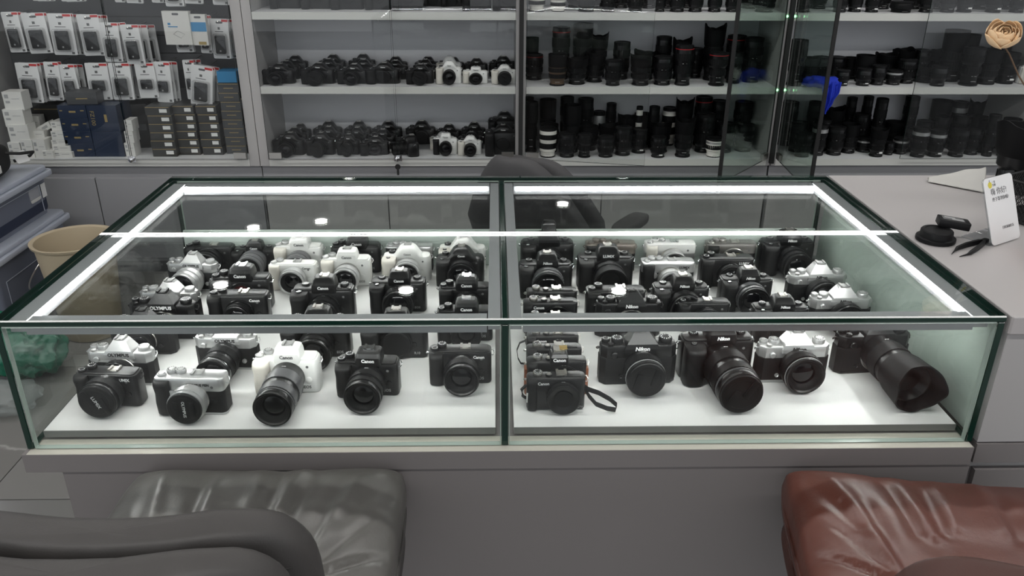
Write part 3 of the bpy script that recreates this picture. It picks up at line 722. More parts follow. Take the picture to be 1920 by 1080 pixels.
# right half, compact column at the partition
for i, (xl, xr, yp, kd, lb) in enumerate((
        (986, 1083, 548, 'compact', 'black compact camera, rearmost of the compact column'),
        (980, 1084, 569, 'compact', 'black compact camera, second from the back of the compact column'),
        (984, 1082, 597, 'compact', 'black compact camera, third from the back of the compact column'),
        (986, 1086, 632, 'compact', 'black compact camera with a strap hanging at its left side'),
        (986, 1092, 656, 'compact', 'black compact camera right behind the one with a small viewfinder'),
        (986, 1101, 680, 'compact_evf', 'black compact camera with small viewfinder and gold shoe in a brown half case'),
        (986, 1099, 711, 'compact', 'black compact camera with wrist strap at the front beside the partition'))):
    o = S(lb, kd, xl, xr, yp, name='compact_camera', metal='steel', dials='paint_grey', rz=1, smin=.88, group='black compact cameras beside the partition')
    w, h, d, hp = DIM[kd]
    ln = lens_on(o, (.012, -d / 2, .032), .020 if i == 6 else .010, .0295, front='none')
    MB().lathe([(0, .6 * .0275), (.001, .4 * .0275)], 24, '-y').build('lens_shutter', 'lens_matte', ln, (0, -(.020 if i == 6 else .010) + .004, 0))
    if i == 6:
        MB().box((0, 0, 0), (.0095, .0006, .020)).build('price_sticker', 'sticker', o, (-.049, -.0165, .028), smooth=False)
        path = [(.052, 0, .040), (.060, -.004, .036), (.078, -.010, .032), (.098, -.016, .022), (.110, -.020, .012), (.107, -.028, .007), (.092, -.028, .010), (.072, -.022, .016), (.060, -.010, .026), (.053, -.002, .038)]
        mb = MB(); rings = []
        for k, p in enumerate(path):
            p = Vector(p); t = (Vector(path[min(k + 1, len(path) - 1)]) - Vector(path[max(k - 1, 0)])).normalized(); a = t.cross(Vector((.2, .9, .3))).normalized() * .0012; b = Vector((0, .12, 1)).normalized() * .0040
            rings.append([tuple(p + a + b), tuple(p - a + b), tuple(p - a - b), tuple(p + a - b)])
        mb.loft(rings).build('wrist_strap', 'strap_black', o, angle=60)
        MB().tube([(-.053, 0, .045), (-.062, -.004, .038), (-.060, -.006, .026), (-.054, -.004, .02)], .003, 8).build('strap_end', 'strap_black', o)
        lettering('G7X', .006, 'paint_grey', o, (.044, -.0154, .006))
    if i == 5:
        MB().slab(rr(.116, .036, .008), -.0002, .030, .002).build('half_case', 'leather_brown', o)
        MB().box((.055, 0, .038), (.006, .018, .022)).box((-.055, 0, .038), (.006, .018, .022)).build('case_tab', 'leather_brown', o, smooth=False)
        MB().box((0, 0, 0), (.014, .014, .001)).build('shoe_cover', 'gold', o, (.012, .003, h + hp + .004), smooth=False)
    if i == 3:
        mb = MB(); rings = []
        for p in ((-.054, 0, .050), (-.066, -.004, .047), (-.072, -.01, .034), (-.070, -.016, .018), (-.064, -.016, .006), (-.058, -.01, .002)):
            rings.append([(p[0], p[1] + .004, p[2]), (p[0] - .0012, p[1] + .004, p[2]), (p[0] - .0012, p[1] - .004, p[2]), (p[0], p[1] - .004, p[2])])
        mb.loft(rings).build('wrist_strap', 'strap_black', o)
# right half, front row
NZ = dict(text='Nikon', tcol='paint_white')
S('black retro camera with capped pancake-style lens, front row right half', 'retro', 1120, 1273, 650, name='retro_camera', text='Nikon', lens=Z(.046, .0365, front='cap', band='lens_silver', rot=R(-15), dz=.002), rz=2, smax=1.2, **BR)
S('large-gripped black camera with long capped telephoto in the front row', 'pro', 1268, 1418, 640, lens=Z(.120, .040, front='cap', rot=R(-30), band='lens_grey'), rz=3, smax=1.2, **NZ)
S('silver-topped retro camera with black prime lens in the front row', 'retro', 1413, 1562, 651, name='retro_camera', text='Nikon', lens=Z(.044, .0365, band='lens_silver'), rz=2, smax=1.2, **SR)
S('black retro camera with long lens and petal hood at the front right corner', 'retro', 1558, 1716, 631, name='retro_camera', text='Nikon', lens=Z(.118, .0375, front='none', hood=(.62, .140, 1.24, .016)), rz=4, smax=1.22, **BR)
# right half, behind
o = S('black camera with a tall tilted finder in the back row at the partition', 'pro', 974, 1074, 446, text='', lens=Z(.055, .034), smin=.82)
MB().loft([[(x * k, y * k + yo, z) for x, y in rr(.036, .030, .006, 3)] for k, yo, z in ((1.0, 0, .095), (1.0, .002, .108), (.92, .006, .122), (.72, .009, .126))]).build('tilt_finder', 'cam_black', o, (.004, 0, 0))
S('black camera with zoom lens and neck strap, second row from the back at the partition', 'pro', 971, 1074, 498, lens=Z(.050, .036, ring='lens_grey'), smin=.84, **NZ)
S('black camera with large hooded lens, second column of the right half', 'pro', 1080, 1190, 485, text='LUMIX', tcol='paint_white', lens=Z(.062, .036, front='none', hood=(.70, .072, 1.08, 0)), smin=.84)
S('bronze-topped flat camera in the back row of the right half', 'flat', 1092, 1187, 446, text='', body='cam_black2', top='cam_brown', metal='cam_brown', lens=Z(.035, .030), smin=.82)
S('silver-white flat camera with silver-ringed lens in the back row', 'flat', 1199, 1296, 444, text='', body='cam_silver', top='cam_white', grip='cam_cream', metal='chrome', lens=Z(.032, .031, ring='lens_silver', col='lens_silver'), smin=.82)
S('silver-topped flat camera with black body and silver lens, third column', 'flat', 1199, 1304, 495, text='LUMIX', body='cam_black2', top='cam_silver', metal='cam_silver', lens=Z(.034, .030, col='lens_silver', ring='lens_silver'), smin=.84)
S('black flat-topped camera under the lamp glare, second column', 'flat', 1096, 1212, 548, text='', lens=Z(.02, .028), metal='steel', smin=.86)
S('black retro camera behind the front one with three top dials', 'retro', 1114, 1243, 571, name='retro_camera', text='Nikon', lens=Z(.024, .030), smin=.88, **BR)
S('black camera with big grip and fat lens, third column of the right half', 'pro', 1219, 1332, 541, lens=Z(.040, .035), smin=.84, **NZ)
S('black flat camera with yellow-lettered lens in the back row', 'flat', 1311, 1409, 446, text='', body='cam_black2', top='cam_greytop', metal='steel', lens=Z(.040, .030, band='paint_yellow'), smin=.82)
S('black flat camera with three dials and a short lens, fourth column', 'flat', 1309, 1416, 487, text='LUMIX', lens=Z(.022, .029), smin=.84)
S('black camera with long lens in the back right corner', 'pro', 1417, 1527, 452, lens=Z(.070, .036), smin=.84, **NZ)
S('black camera with ribbed lens, fourth column of the right half', 'pro', 1345, 1452, 526, lens=Z(.048, .034, ring='lens_grey'), smin=.82, **NZ)
S('black camera with square finder near the glass lip, fourth column', 'pro', 1404, 1520, 580, lens=Z(.018, .033, front='bodycap'), smin=.84, **NZ)
S('silver-topped retro camera at the right end, second from the back', 'retro', 1472, 1592, 517, name='retro_camera', text='Nikon', lens=Z(.035, .034), smin=.86, **SR)
S('silver-topped retro camera at the right end, nearer the front', 'retro', 1521, 1650, 562, name='retro_camera', text='Nikon', lens=Z(.030, .035), smin=.86, **SR)
S('black flat camera with a blue glint on its shoe, third column', 'flat', 1266, 1371, 570, text='', lens=Z(.016, .028, front='bodycap'), smin=.84)

# ------------------------------------------------------------------ cameras on the shelves of the second wall cabinet
def dslr(label, xl, xr, yh, Y, shelf, kind='dslr', lens=None, rz=0, name='slr_camera', group=None, **kw):
    w, h, d, hp = DIM[kind]; zs = ZS[shelf] + .0006
    p = on_y((xl + xr) / 2, yh, Y)
    s = max(.78, min(1.25, (xr - xl) / px_per_m(p) / (w + .35 * d * abs(p.x) / 3.5)))
    k = max(.8, min(1.25, (p.z - zs) / (h + hp + .003) / s))
    o = thing(name, label, 'camera', (p.x, Y, zs), R(rz), group); o.scale = (s, s, s * k)
    lx, fy, lz = camera_model(o, kind, **kw)
    if lens: lens_on(o, (lx, fy - .003, max(lz, lens['Rr'] * 1.04)), **lens)
    return o
WD = dict(body='cam_white', top='cam_white', grip='cam_cream', metal='cam_silver', tcol='print_grey')
LK, LC, LB = Z(.055, .033), Z(.060, .035, front='cap', rot=R(60)), Z(.006, .031, front='bodycap')
def rowlab(desc, i, row, shelf): return f'{desc}, {ORD[i]} from left in the {row} row, {shelf} cabinet shelf'
mid_front = [(494, 553, 123, LK, {}, 'dark camera'), (567, 628, 119, LC, {}, 'black camera with capped lens'), (634, 691, 119, LK, {}, 'black camera with zoom lens'),
             (689, 750, 124, LB, {}, 'black camera with capped mount'), (761, 813, 119, LC, {}, 'black camera with capped lens'), (817, 865, 113, LK, WD, 'white camera with black-fronted lens'),
             (867, 914, 124, Z(.04, .03), WD, 'cream camera with black lens'), (921, 968, 120, LC, WD, 'white camera with capped lens')]
for i, (a, b, y, ln, kw, ds) in enumerate(mid_front):
    dslr(rowlab(ds, i, 'front', 'middle'), a, b, y, 2.655, 1, lens=ln, rz=-8 if i < 4 else 0, kind='evf' if i == 6 else 'dslr', group='cameras on the middle shelf', **kw)
for i, (a, b, y) in enumerate(((512, 560, 113), (588, 640, 109), (655, 705, 110), (715, 765, 112), (775, 818, 110), (818, 864, 104))):
    dslr(rowlab('black camera body' if i < 5 else 'white camera body', i, 'second', 'middle'), a, b, y, 2.755, 1, lens=Z(.012, .031, front='bodycap'), group='cameras on the middle shelf', **(WD if i == 5 else {}))
for i, (a, b, y) in enumerate(((527, 577, 103), (598, 648, 101), (654, 704, 100), (717, 764, 105), (778, 824, 105), (828, 870, 106), (870, 914, 108), (917, 967, 104))):
    dslr(rowlab('black camera body', i, 'rear', 'middle'), a, b, y, 2.85, 1, lens=Z(.012, .031, front='bodycap'), group='cameras on the middle shelf')
low_front = [(514, 571, 247, LK, {}, 'black camera with zoom lens', -8, 'dslr'), (575, 627, 247, LC, {}, 'black camera with capped lens', -8, 'dslr'), (632, 674, 250, LC, {}, 'small black camera with capped lens', -6, 'dslr'),
             (676, 730, 257, Z(.02, .03), {}, 'black camera with short lens', -4, 'dslr'), (741, 800, 256, LK, {}, 'black camera turned sideways', -75, 'dslr'),
             (811, 857, 248, Z(.035, .03), dict(WD, grip='cam_black2'), 'white camera with black grip', 0, 'evf'), (858, 903, 253, LK, WD, 'white camera with short zoom', 0, 'dslr')]
for i, (a, b, y, ln, kw, ds, rz, kd) in enumerate(low_front):
    dslr(rowlab(ds, i, 'front', 'bottom'), a, b, y, 2.655, 0, lens=ln, rz=rz, kind=kd, group='cameras on the bottom shelf', **kw)
dslr('tall black professional camera body at the right end of the bottom cabinet shelf', 909, 974, 240, 2.66, 0, 'dslr_tall', lens=LB, group='cameras on the bottom shelf')
dslr('tall black professional camera body behind another at the bottom shelf end', 915, 973, 208, 2.80, 0, 'dslr_tall', lens=LB, group='cameras on the bottom shelf')
for i, (a, b, y) in enumerate(((526, 576, 238), (590, 640, 236), (645, 690, 238), (690, 742, 241), (806, 852, 247), (860, 905, 246))):
    dslr(rowlab('white camera body' if i == 4 else 'black camera body', i, 'second', 'bottom'), a, b, y, 2.757, 0, lens=Z(.012, .031, front='bodycap'), group='cameras on the bottom shelf', **(WD if i == 4 else {}))
for i, (a, b, y) in enumerate(((541, 583, 231), (588, 641, 226), (646, 696, 226), (698, 754, 226), (761, 817, 225), (817, 864, 232), (864, 911, 228))):
    dslr(rowlab('black camera body', i, 'rear', 'bottom'), a, b, y, 2.85, 0, lens=Z(.012, .031, front='bodycap'), group='cameras on the bottom shelf')
for i, (a, b) in enumerate(((503, 560), (562, 619), (618, 680), (685, 730), (733, 790), (866, 921), (923, 976))):
    p0 = on_y((a + b) / 2, 18, 2.66)
    dslr(f'tall black professional camera body, {ORD[i]} from left on the top shelf', a, b, -48, (2.72, 2.71, 2.69, 2.68, 2.66, 2.655, 2.65)[i], 2, 'dslr_tall', lens=Z(.004, .034, front='bodycap'), rz=0, group='cameras on the top shelf')
for i, (a, b) in enumerate(((793, 828), (830, 864))):
    dslr(f'black camera body set back in the top shelf gap, {ORD[i]} from left', a, b, -20, 2.82, 2, 'dslr', lens=LB, group='cameras on the top shelf')

# ------------------------------------------------------------------ lenses standing on the cabinet shelves
def unit(key, prof, n=28, rib=0.0, m_='lens_black', cap=(True, True)):
    return cached(('u', key, m_), lambda: MB().lathe(prof, n, rib=rib, cap=cap).mesh(key, m_))
STAND = {0: [], 1: [], 2: []}
XL = [.122, 1.25]
def shelf_lens(label, cx, yt, wpx, Y, shelf, kind='zoom', col='lens_black', red=False, silver=False, sticker=False, group=None):
    zs = ZS[shelf] + .0006
    p = on_y(cx, yt, Y)
    def fit(y):
        q_ = on_y(cx, yt, y); return q_, max(.045, min(.27, q_.z - zs)), max(.024, min(.062, wpx / px_per_m(q_) / 2)) * (1.15 if kind == 'petal' else 1.05)
    best = None                              # nearest free spot to stand on along the shelf's depth
    for shrink in (1.0, .94, .88, .8, .72, .64):
        for k in range(41):
            y = Y + (k + 1) // 2 * .008 * (1 if k % 2 else -1)
            q_, h_, r_ = fit(y); r_ *= shrink
            if y - r_ < YC + .004 or y + r_ > YBK - .016 or q_.x - r_ < XL[0] + .002 or q_.x + r_ > XL[1] - .002: continue
            if all(math.hypot(q_.x - a, y - b) > r_ + c + .002 for a, b, c in STAND[shelf]): best = (q_, y, h_, r_); break
        if best: break
    if not best: return None
    p, Y, h, r = best; STAND[shelf].append((p.x, Y, r)); r /= (1.15 if kind == 'petal' else 1.05)
    o = thing('camera_lens', label, 'lens', (p.x, Y, zs), R(random.uniform(-40, 40)), group)
    o.scale = (r, r, h)
    e = .97 if kind in ('petal', 'tube') else 1.0
    q = {'zoom': .93, 'prime': .90, 'petal': .66, 'tube': .66, 'tele': .95}[kind]
    if kind == 'tele':
        pr = [(.0, .78), (.05, .80), (.07, .72), (.25, .74), (.30, .80), (.55, .84), (.60, .96), (.90, 1.0), (.95, 1.0)]
    elif kind == 'prime':
        pr = [(.0, .80), (.10, .84), (.14, .80), (.30, .86), (.36, .97), (.80, .98), (.86, .94), (.90, .92)]
    else:
        pr = [(0, .78 * e), (.05, .82 * e), (.08, .78 * e), (.16, .80 * e), (.22, .92 * e), (q * .55, .93 * e), (q * .62, .97 * e), (q * .95, .98 * e), (q, .95 * e)]
    b = link('barrel', unit('barrel' + kind, pr, 32, m_=col), o)
    link('rear_cap', unit('rear_cap', [(0, .80), (.004, .84), (.045, .84), (.055, .80)], 32, .03, 'cap_black'), o)
    a0, a1, b0, b1 = {'zoom': (.30, .50, .62, .80), 'prime': (.42, .66, 0, 0), 'petal': (.24, .36, .44, .58), 'tube': (.24, .38, .44, .58), 'tele': (.32, .5, .64, .82)}[kind]
    rm = 'lens_matte' if col != 'lens_silver' else 'lens_silver'
    if col == 'lens_grey': rm = 'lens_grey'
    k1 = {'tele': .90, 'prime': 1.0}.get(kind, .965)
    link('zoom_ring', unit(f'zr{kind}', [(a0, .8), (a0 + .004, k1), (a1 - .004, k1), (a1, .8)], 56, .03, rm), o)
    if b1:
        link('focus_ring', unit(f'fr{kind}', [(b0, .8), (b0 + .004, 1.015), (b1 - .004, 1.015), (b1, .8)], 56, .03, rm), o)
    if red: link('red_ring', unit(f'rr{kind}', [(q * .965, .9), (q * .968, 1.02), (q * .985, 1.02), (q * .99, .9)], 32, 0, 'ring_red'), o)
    if silver: link('metal_ring', unit(f'sr{kind}', [(q * .80, .9), (q * .81, 1.022), (q * .93, 1.022), (q * .94, .9)], 32, 0, 'lens_silver'), o)
    if kind == 'petal':
        link('lens_hood', cached(('uph',), lambda: hood_mesh(.60, .90, 1.0, 1.14, .10, 'z', 48, .05)), o)
    elif kind == 'tube':
        link('lens_hood', cached(('uth',), lambda: hood_mesh(.60, 1.0, 1.0, 1.05, 0, 'z', 36, .05)), o)
    else:
        link('front_cap', unit('front_cap' + kind, [(q - .02, .955), (q + .01, .97), (.99, .97), (1.0, .92), (1.0, .70), (.992, .68)], 36, 0, 'cap_black'), o)
    link('scale_marks', cached(('marks', kind), lambda: MB().box((-.25, -.955 * .97, .56 if kind != 'tele' else .27), (.16, .02, .012)).box((.05, -.97 * .97, .56 if kind != 'tele' else .27), (.22, .02, .010)).box((-.05, -.93, .135), (.5, .03, .010)).mesh('scale_marks', 'paint_grey', smooth=False)), o, (0, 0, 0), (0, 0, -o.rotation_euler.z))
    if sticker: link('price_sticker', cached(('stk',), lambda: MB().box((.2, -.93, .16), (.42, .06, .055)).mesh('price_sticker', 'sticker', smooth=False)), o, (0, 0, 0), (0, 0, -o.rotation_euler.z))
    return o
KD = {'zoom': 'zoom lens', 'prime': 'short prime lens', 'petal': 'lens with petal hood', 'tube': 'lens with round hood', 'tele': 'slim lens'}
CD_ = {'lens_black': 'black', 'lens_white': 'white', 'lens_silver': 'silver', 'lens_bronze': 'bronze-banded', 'lens_grey': 'grey', 'lens_matte': 'matt black'}
def lens_row(items, Y, shelf, row, cab):
    sh = ('bottom', 'middle', 'top')[shelf]
    placed = []
    for it in items:
        cx, yt, w = it[:3]; kw = dict(it[3]) if len(it) > 3 else {}
        y = kw.pop('Y', Y)
        kd = kw.get('kind', 'zoom'); c = CD_[kw.get('col', 'lens_black')]
        ex = ('red-ringed ' if kw.get('red') else '') + ('metal-banded ' if kw.get('silver') else '')
        o = shelf_lens('', cx, yt, w, y, shelf, group=f'lenses on the {sh} shelf, {cab} lens cabinet', **kw)
        if o: placed.append((o.location.x, o, f'{c} {ex}{KD[kd]}'))
    for i, (x, o, ds) in enumerate(sorted(placed, key=lambda q: q[0])):
        o['label'] = f'{ds}, {ORD[i]} from left, {row} row, {sh} shelf, {cab} lens cabinet'
P_, T_, PR, TE = dict(kind='petal'), dict(kind='tube'), dict(kind='prime'), dict(kind='tele')
# middle cabinet
lens_row([(1002, 101, 36, dict(kind='zoom', red=True)), (1046, 101, 34, dict(col='lens_bronze', kind='tube')), (1083, 104, 37, P_), (1117, 98, 34, dict(kind='petal', red=True)), (1151, 112, 32), (1204, 100, 38, P_),
          (1245, 105, 36), (1285, 84, 34, dict(red=True)), (1349, 98, 36, dict(red=True, kind='tele'))], 2.60, 1, 'front', 'middle')
lens_row([(997, 70, 36, T_), (1053, 50, 34, dict(red=True)), (1094, 44, 36, T_), (1124, 58, 32, dict(kind='petal', red=True)), (1167, 78, 32), (1211, 92, 38, P_), (1246, 68, 30), (1281, 68, 32, P_), (1306, 90, 30), (1343, 42, 36, dict(kind='petal', red=True)), (1383, 66, 36, dict(red=True)), (1416, 70, 36, dict(Y=2.70))], 2.76, 1, 'rear', 'middle')
lens_row([(1380, 98, 30, PR), (1414, 110, 38, dict(kind='prime', silver=True, Y=2.64))], 2.66, 1, 'door-side', 'middle')
lens_row([(997, 190, 34, dict(kind='tele', col='lens_matte')), (1028, 239, 33, dict(col='lens_white')), (1064, 249, 33), (1097, 251, 28, dict(kind='tele')), (1137, 256, 32), (1170, 238, 34), (1200, 241, 31, dict(sticker=True)), (1236, 256, 30, dict(sticker=True)), (1286, 218, 34, dict(red=True, kind='petal')),
          (1341, 258, 32, dict(kind='prime', silver=True, col='lens_white'))], 2.595, 0, 'front', 'middle')
lens_row([(1030, 232, 36), (1073, 196, 33, T_), (1104, 236, 36, T_), (1142, 230, 34, P_), (1178, 212, 34, P_), (1208, 213, 36, T_), (1240, 228, 36, P_), (1324, 212, 36), (1362, 230, 34), (1398, 232, 36), (1432, 214, 36, dict(kind='tube', silver=True))], 2.69, 0, 'second', 'middle')
lens_row([(992, 182, 26), (1028, 186, 30, T_), (1064, 181, 26), (1099, 184, 30), (1124, 208, 26, dict(col='lens_silver', kind='prime')), (1147, 193, 24), (1169, 182, 26), (1187, 186, 26), (1200, 199, 20, dict(col='lens_white')), (1228, 199, 26), (1257, 201, 27, dict(col='lens_white')),
          (1286, 181, 30, P_), (1321, 181, 32, dict(red=True)), (1350, 188, 30), (1396, 190, 34), (1446, 192, 34)], 2.82, 0, 'rear', 'middle')
lens_row([(1007, -20, 36, dict(col='lens_white', kind='tele')), (1047, -14, 30, dict(col='lens_white')), (1100, -20, 36), (1141, -10, 30), (1193, -16, 32), (1239, -12, 22), (1272, -18, 32), (1307, -22, 30, dict(silver=True)), (1343, -20, 28, dict(silver=True)), (1376, -16, 28, dict(silver=True)), (1436, -10, 40)], 2.61, 2, 'front', 'middle')
lens_row([(1080, -30, 34), (1120, -30, 34), (1165, -30, 34), (1218, -30, 34), (1255, -36, 34), (1290, -36, 34), (1410, -30, 36)], 2.76, 2, 'rear', 'middle')
# right-hand cabinet
XL[:] = [1.292, 2.44]
lens_row([(1500, 74, 34, dict(kind='tele')), (1521, 102, 34, dict(kind='petal', Y=2.63)), (1541, 106, 34, dict(Y=2.72)), (1582, 131, 26, dict(kind='prime', sticker=True)), (1622, 128, 28, dict(kind='prime', sticker=True)), (1650, 122, 27, PR), (1678, 131, 30, dict(kind='prime', silver=True)), (1705, 111, 34), (1736, 126, 32, dict(kind='petal')),
          (1764, 123, 30, PR), (1830, 88, 40, dict(kind='tele')), (1862, 92, 38, T_), (1896, 98, 36, dict(sticker=True, kind='tele'))], 2.60, 1, 'front', 'right')
lens_row([(1571, 106, 32), (1599, 108, 34, T_), (1625, 103, 34, T_), (1664, 96, 36, P_), (1697, 88, 36, P_), (1731, 93, 32), (1766, 90, 38, P_), (1797, 56, 42, T_), (1820, 64, 36, dict(kind='tube', sticker=True, Y=2.69)), (1880, 80, 36)], 2.75, 1, 'rear', 'right')
lens_row([(1509, 250, 32), (1540, 233, 28, dict(silver=True)), (1571, 237, 32), (1597, 232, 32, dict(kind='tube', Y=2.64)), (1623, 258, 33, dict(kind='prime', silver=True)), (1652, 236, 29, dict(kind='petal', sticker=True)), (1669, 266, 18, dict(kind='prime', Y=2.63)), (1691, 258, 28, dict(kind='prime', silver=True)), (1730, 239, 30, dict(silver=True)), (1761, 244, 31, dict(silver=True, sticker=True)), (1802, 242, 32),
          (1829, 240, 30, dict(Y=2.64)), (1857, 226, 34, dict(kind='tube', sticker=True))], 2.595, 0, 'front', 'right')
lens_row([(1500, 228, 34), (1545, 222, 34), (1566, 196, 36, P_), (1618, 213, 32), (1646, 226, 30), (1680, 228, 36, T_), (1712, 238, 28), (1736, 226, 30), (1769, 217, 30), (1807, 216, 30), (1836, 218, 34, T_), (1868, 214, 34), (1900, 222, 30, T_)], 2.69, 0, 'second', 'right')
lens_row([(1482, 190, 34), (1530, 190, 34), (1599, 182, 30), (1630, 180, 26), (1656, 184, 26), (1678, 184, 34, T_), (1713, 180, 30), (1735, 186, 30, P_), (1769, 188, 36, T_), (1803, 190, 28, dict(silver=True)), (1836, 184, 34, P_), (1886, 178, 40, P_), (1925, 184, 36)], 2.82, 0, 'rear', 'right')
lens_row([(1508, -14, 36, T_), (1580, -20, 28), (1609, -24, 28, dict(sticker=True)), (1641, -20, 28, dict(sticker=True)), (1691, 8, 42, dict(kind='prime', col='lens_matte')), (1745, -26, 30), (1786, -30, 30), (1818, -30, 32, dict(sticker=True)), (1872, -26, 32, dict(sticker=True)), (1915, -20, 30)], 2.61, 2, 'front', 'right')
lens_row([(1540, -34, 34), (1660, -34, 34), (1718, -30, 34), (1766, -34, 34), (1845, -34, 36), (1895, -34, 34)], 2.76, 2, 'rear', 'right')
dslr('white camera with dark round lens at the right end of the middle shelf', 1914, 1960, 112, 2.655, 1, 'flat', lens=Z(.03, .031, col='lens_silver'), text='', **{k: v for k, v in WD.items()})

# ------------------------------------------------------------------ first cabinet: blister packs and boxes
def pack_parts(o, w, h, style):
    link('card', cached(('card', w, h), lambda: MB().slab(rr(w, h, .006, 3), 0, .0012, .0003).mesh('card', 'card_white')), o, (0, 0, -h / 2), (R(90), 0, 0))
    cw, chh = w * .56, h * (.46 if style == 0 else .26)
    z0 = -h * (.64 if style == 0 else .60)
    ch = link('charger', cached(('chg', w, h, style), lambda: MB().slab(rr(cw, chh, .005, 3), 0, .014, .003).mesh('charger', 'cam_black')), o, (-.002, -.0012, z0), (R(90), 0, 0))
    link('contact_plate', cached(('cpl', w), lambda: MB().slab(rr(cw * .86, chh * .16, .002, 2), .0138, .0150, .0004).mesh('contact_plate', 'cam_gloss')), ch, (0, chh * .30, 0))
    link('logo_mark', cached(('lgm',), lambda: MB().lathe([(.0140, .004), (.0146, .004)], 14).mesh('logo_mark', 'paint_grey')), ch, (0, -chh * .34, 0))
    link('blister_shell', cached(('blis', w, h, style), lambda: MB().slab(rr(w * .80, chh * 1.18, .010, 3), 0, .019, .006, bb=0).mesh('blister_shell', 'blister')), o, (-.001, -.0013, z0), (R(90), 0, 0))
    link('red_tag', cached(('rtag', w), lambda: MB().box((0, 0, 0), (w * .34, .0006, .010)).mesh('red_tag', 'print_red', smooth=False)), o, (w * .30, -.0016, -.008))
    link('hang_hole', cached(('hhole',), lambda: MB().slab(rr(.030, .009, .004, 3), 0, .0005).mesh('hang_hole', 'slatwall')), o, (0, -.0013, -.016), (R(90), 0, 0))
    link('print', cached(('prt', w), lambda: MB().box((0, 0, 0), (w * .12, .0005, .011)).box((0, 0, -.014), (w * .46, .0005, .003)).mesh('print', 'print_grey', smooth=False)), o, (-.004, -.0016, -h * .24))
    link('barcode', cached(('bcd',), lambda: MB().box((0, 0, 0), (.012, .0005, .010)).mesh('barcode', 'print_grey', smooth=False)), o, (w * .32, -.0016, -h * .95))
def packs(items, row):
    n = 0
    for i, (xl, xr, yt, yb, depth, style) in enumerate(items):
        for k in range(depth):
            Y = 2.70 + k * .034 + (.0 if style != 2 else -.03)
            p, q = on_y((xl + xr) / 2, yt, 2.70), on_y((xl + xr) / 2, yb, 2.70)
            w, h = (xr - xl) / px_per_m(p) * .97, p.z - q.z
            lb = ('frontmost' if k == 0 else ORD[k] + ' back') + f' blister-packed charger on hook {("one","two","three","four","five","six","seven","eight","nine","ten")[i]} from left, {row} hook row'
            o = thing('blister_pack', lb, 'package', (p.x + .004 * k * (-1) ** k, Y, p.z - .004 * k), R(random.uniform(-5, 5)), f'hanging blister packs, {row} hook row')
            o.rotation_euler.y = R(random.uniform(-3, 3)) if style != 2 else R(9)
            pack_parts(o, round(w, 3), round(h, 3), 0 if style == 2 else style)
        top = on_y((xl + xr) / 2, yt + 6, 2.70)
        MB().tube([(top.x, 2.892, top.z + .004), (top.x, 2.70, top.z - .004), (top.x, 2.685, top.z + .004)], .0025, 8).build('hook', 'steel', C0)
packs([(0, 33, 22, 98, 3, 0), (37, 82, 24, 100, 3, 0), (88, 132, 25, 103, 4, 0), (141, 184, 27, 104, 3, 0), (186, 220, 42, 116, 3, 0), (223, 260, 46, 120, 5, 0), (318, 352, 22, 98, 2, 0), (370, 392, 28, 100, 2, 0), (393, 427, 35, 110, 4, 0)], 'upper')
packs([(26, 70, 118, 192, 3, 0), (80, 109, 116, 188, 2, 0), (107, 139, 121, 194, 3, 0), (158, 200, 118, 187, 3, 1), (202, 242, 118, 187, 4, 0), (250, 288, 118, 184, 3, 1), (286, 318, 116, 192, 4, 1), (341, 363, 112, 186, 3, 1), (361, 404, 122, 197, 3, 2)], 'lower')
packs([(46, 82, -74, 2, 2, 0), (100, 140, -72, 3, 2, 0), (200, 220, -72, 4, 2, 0), (224, 256, -72, 6, 2, 0), (273, 296, -72, 5, 2, 0), (298, 334, -68, 12, 2, 0), (337, 372, -68, 7, 2, 0), (389, 422, -68, 9, 2, 0), (424, 446, -68, 13, 2, 0)], 'top')
def carton(label, name, c, size, m_, rz=0, group=None, tilt=0):
    """c: centre of the bottom front edge"""
    o = thing(name, label, 'box', (c[0], c[1] + size[1] / 2, c[2]), R(rz), group)
    o.rotation_euler.y = R(tilt)
    MB().slab(rr(size[0], size[1], .001, 1), 0, size[2], .0006).build('carton', m_, o, smooth=False)
    return o
# the big white and the white-blue box hung over packs
for xl, xr, yt, yb, lb, nm in ((301, 353, 21, 84, 'flat white hanging box with an outline drawing, upper hook row', 0), (354, 384, 27, 85, 'white and blue hanging box beside the flat white box', 1)):
    p, q = on_y((xl + xr) / 2, yt, 2.64), on_y((xl + xr) / 2, yb, 2.64); w = (xr - xl) / px_per_m(p); h = p.z - q.z
    o = thing('hanging_box', lb, 'package', (p.x, 2.64, p.z), R(-6))
    MB().box((0, .011, -h / 2), (w, .022, h)).build('carton', 'box_white', o, smooth=False)
    if nm: MB().box((0, -.0004, -h * .40), (w * .98, .0006, h * .30)).build('blue_print', 'print_blue', o, smooth=False); MB().box((w * .12, -.0004, -h * .93), (w * .5, .0006, h * .10)).build('gold_label', 'print_gold', o, smooth=False)
    else:
        MB().box((-w * .28, -.0004, -h * .38), (w * .1, .0006, h * .07)).box((-w * .15, -.0004, -h * .46), (w * .36, .0006, h * .03)).build('print', 'print_blue', o, smooth=False)
        MB().tube([(-.02, -.001, -h * .68), (.0, -.001, -h * .58), (.032, -.001, -h * .68), (.012, -.001, -h * .80), (-.02, -.001, -h * .68)], .0006, 5).build('outline_print', 'paint_grey', o)
    MB().slab(rr(.030, .009, .004, 3), 0, .0006).build('hang_hole', 'slatwall', o, (0, -.0004, -.012), (R(90), 0, 0))
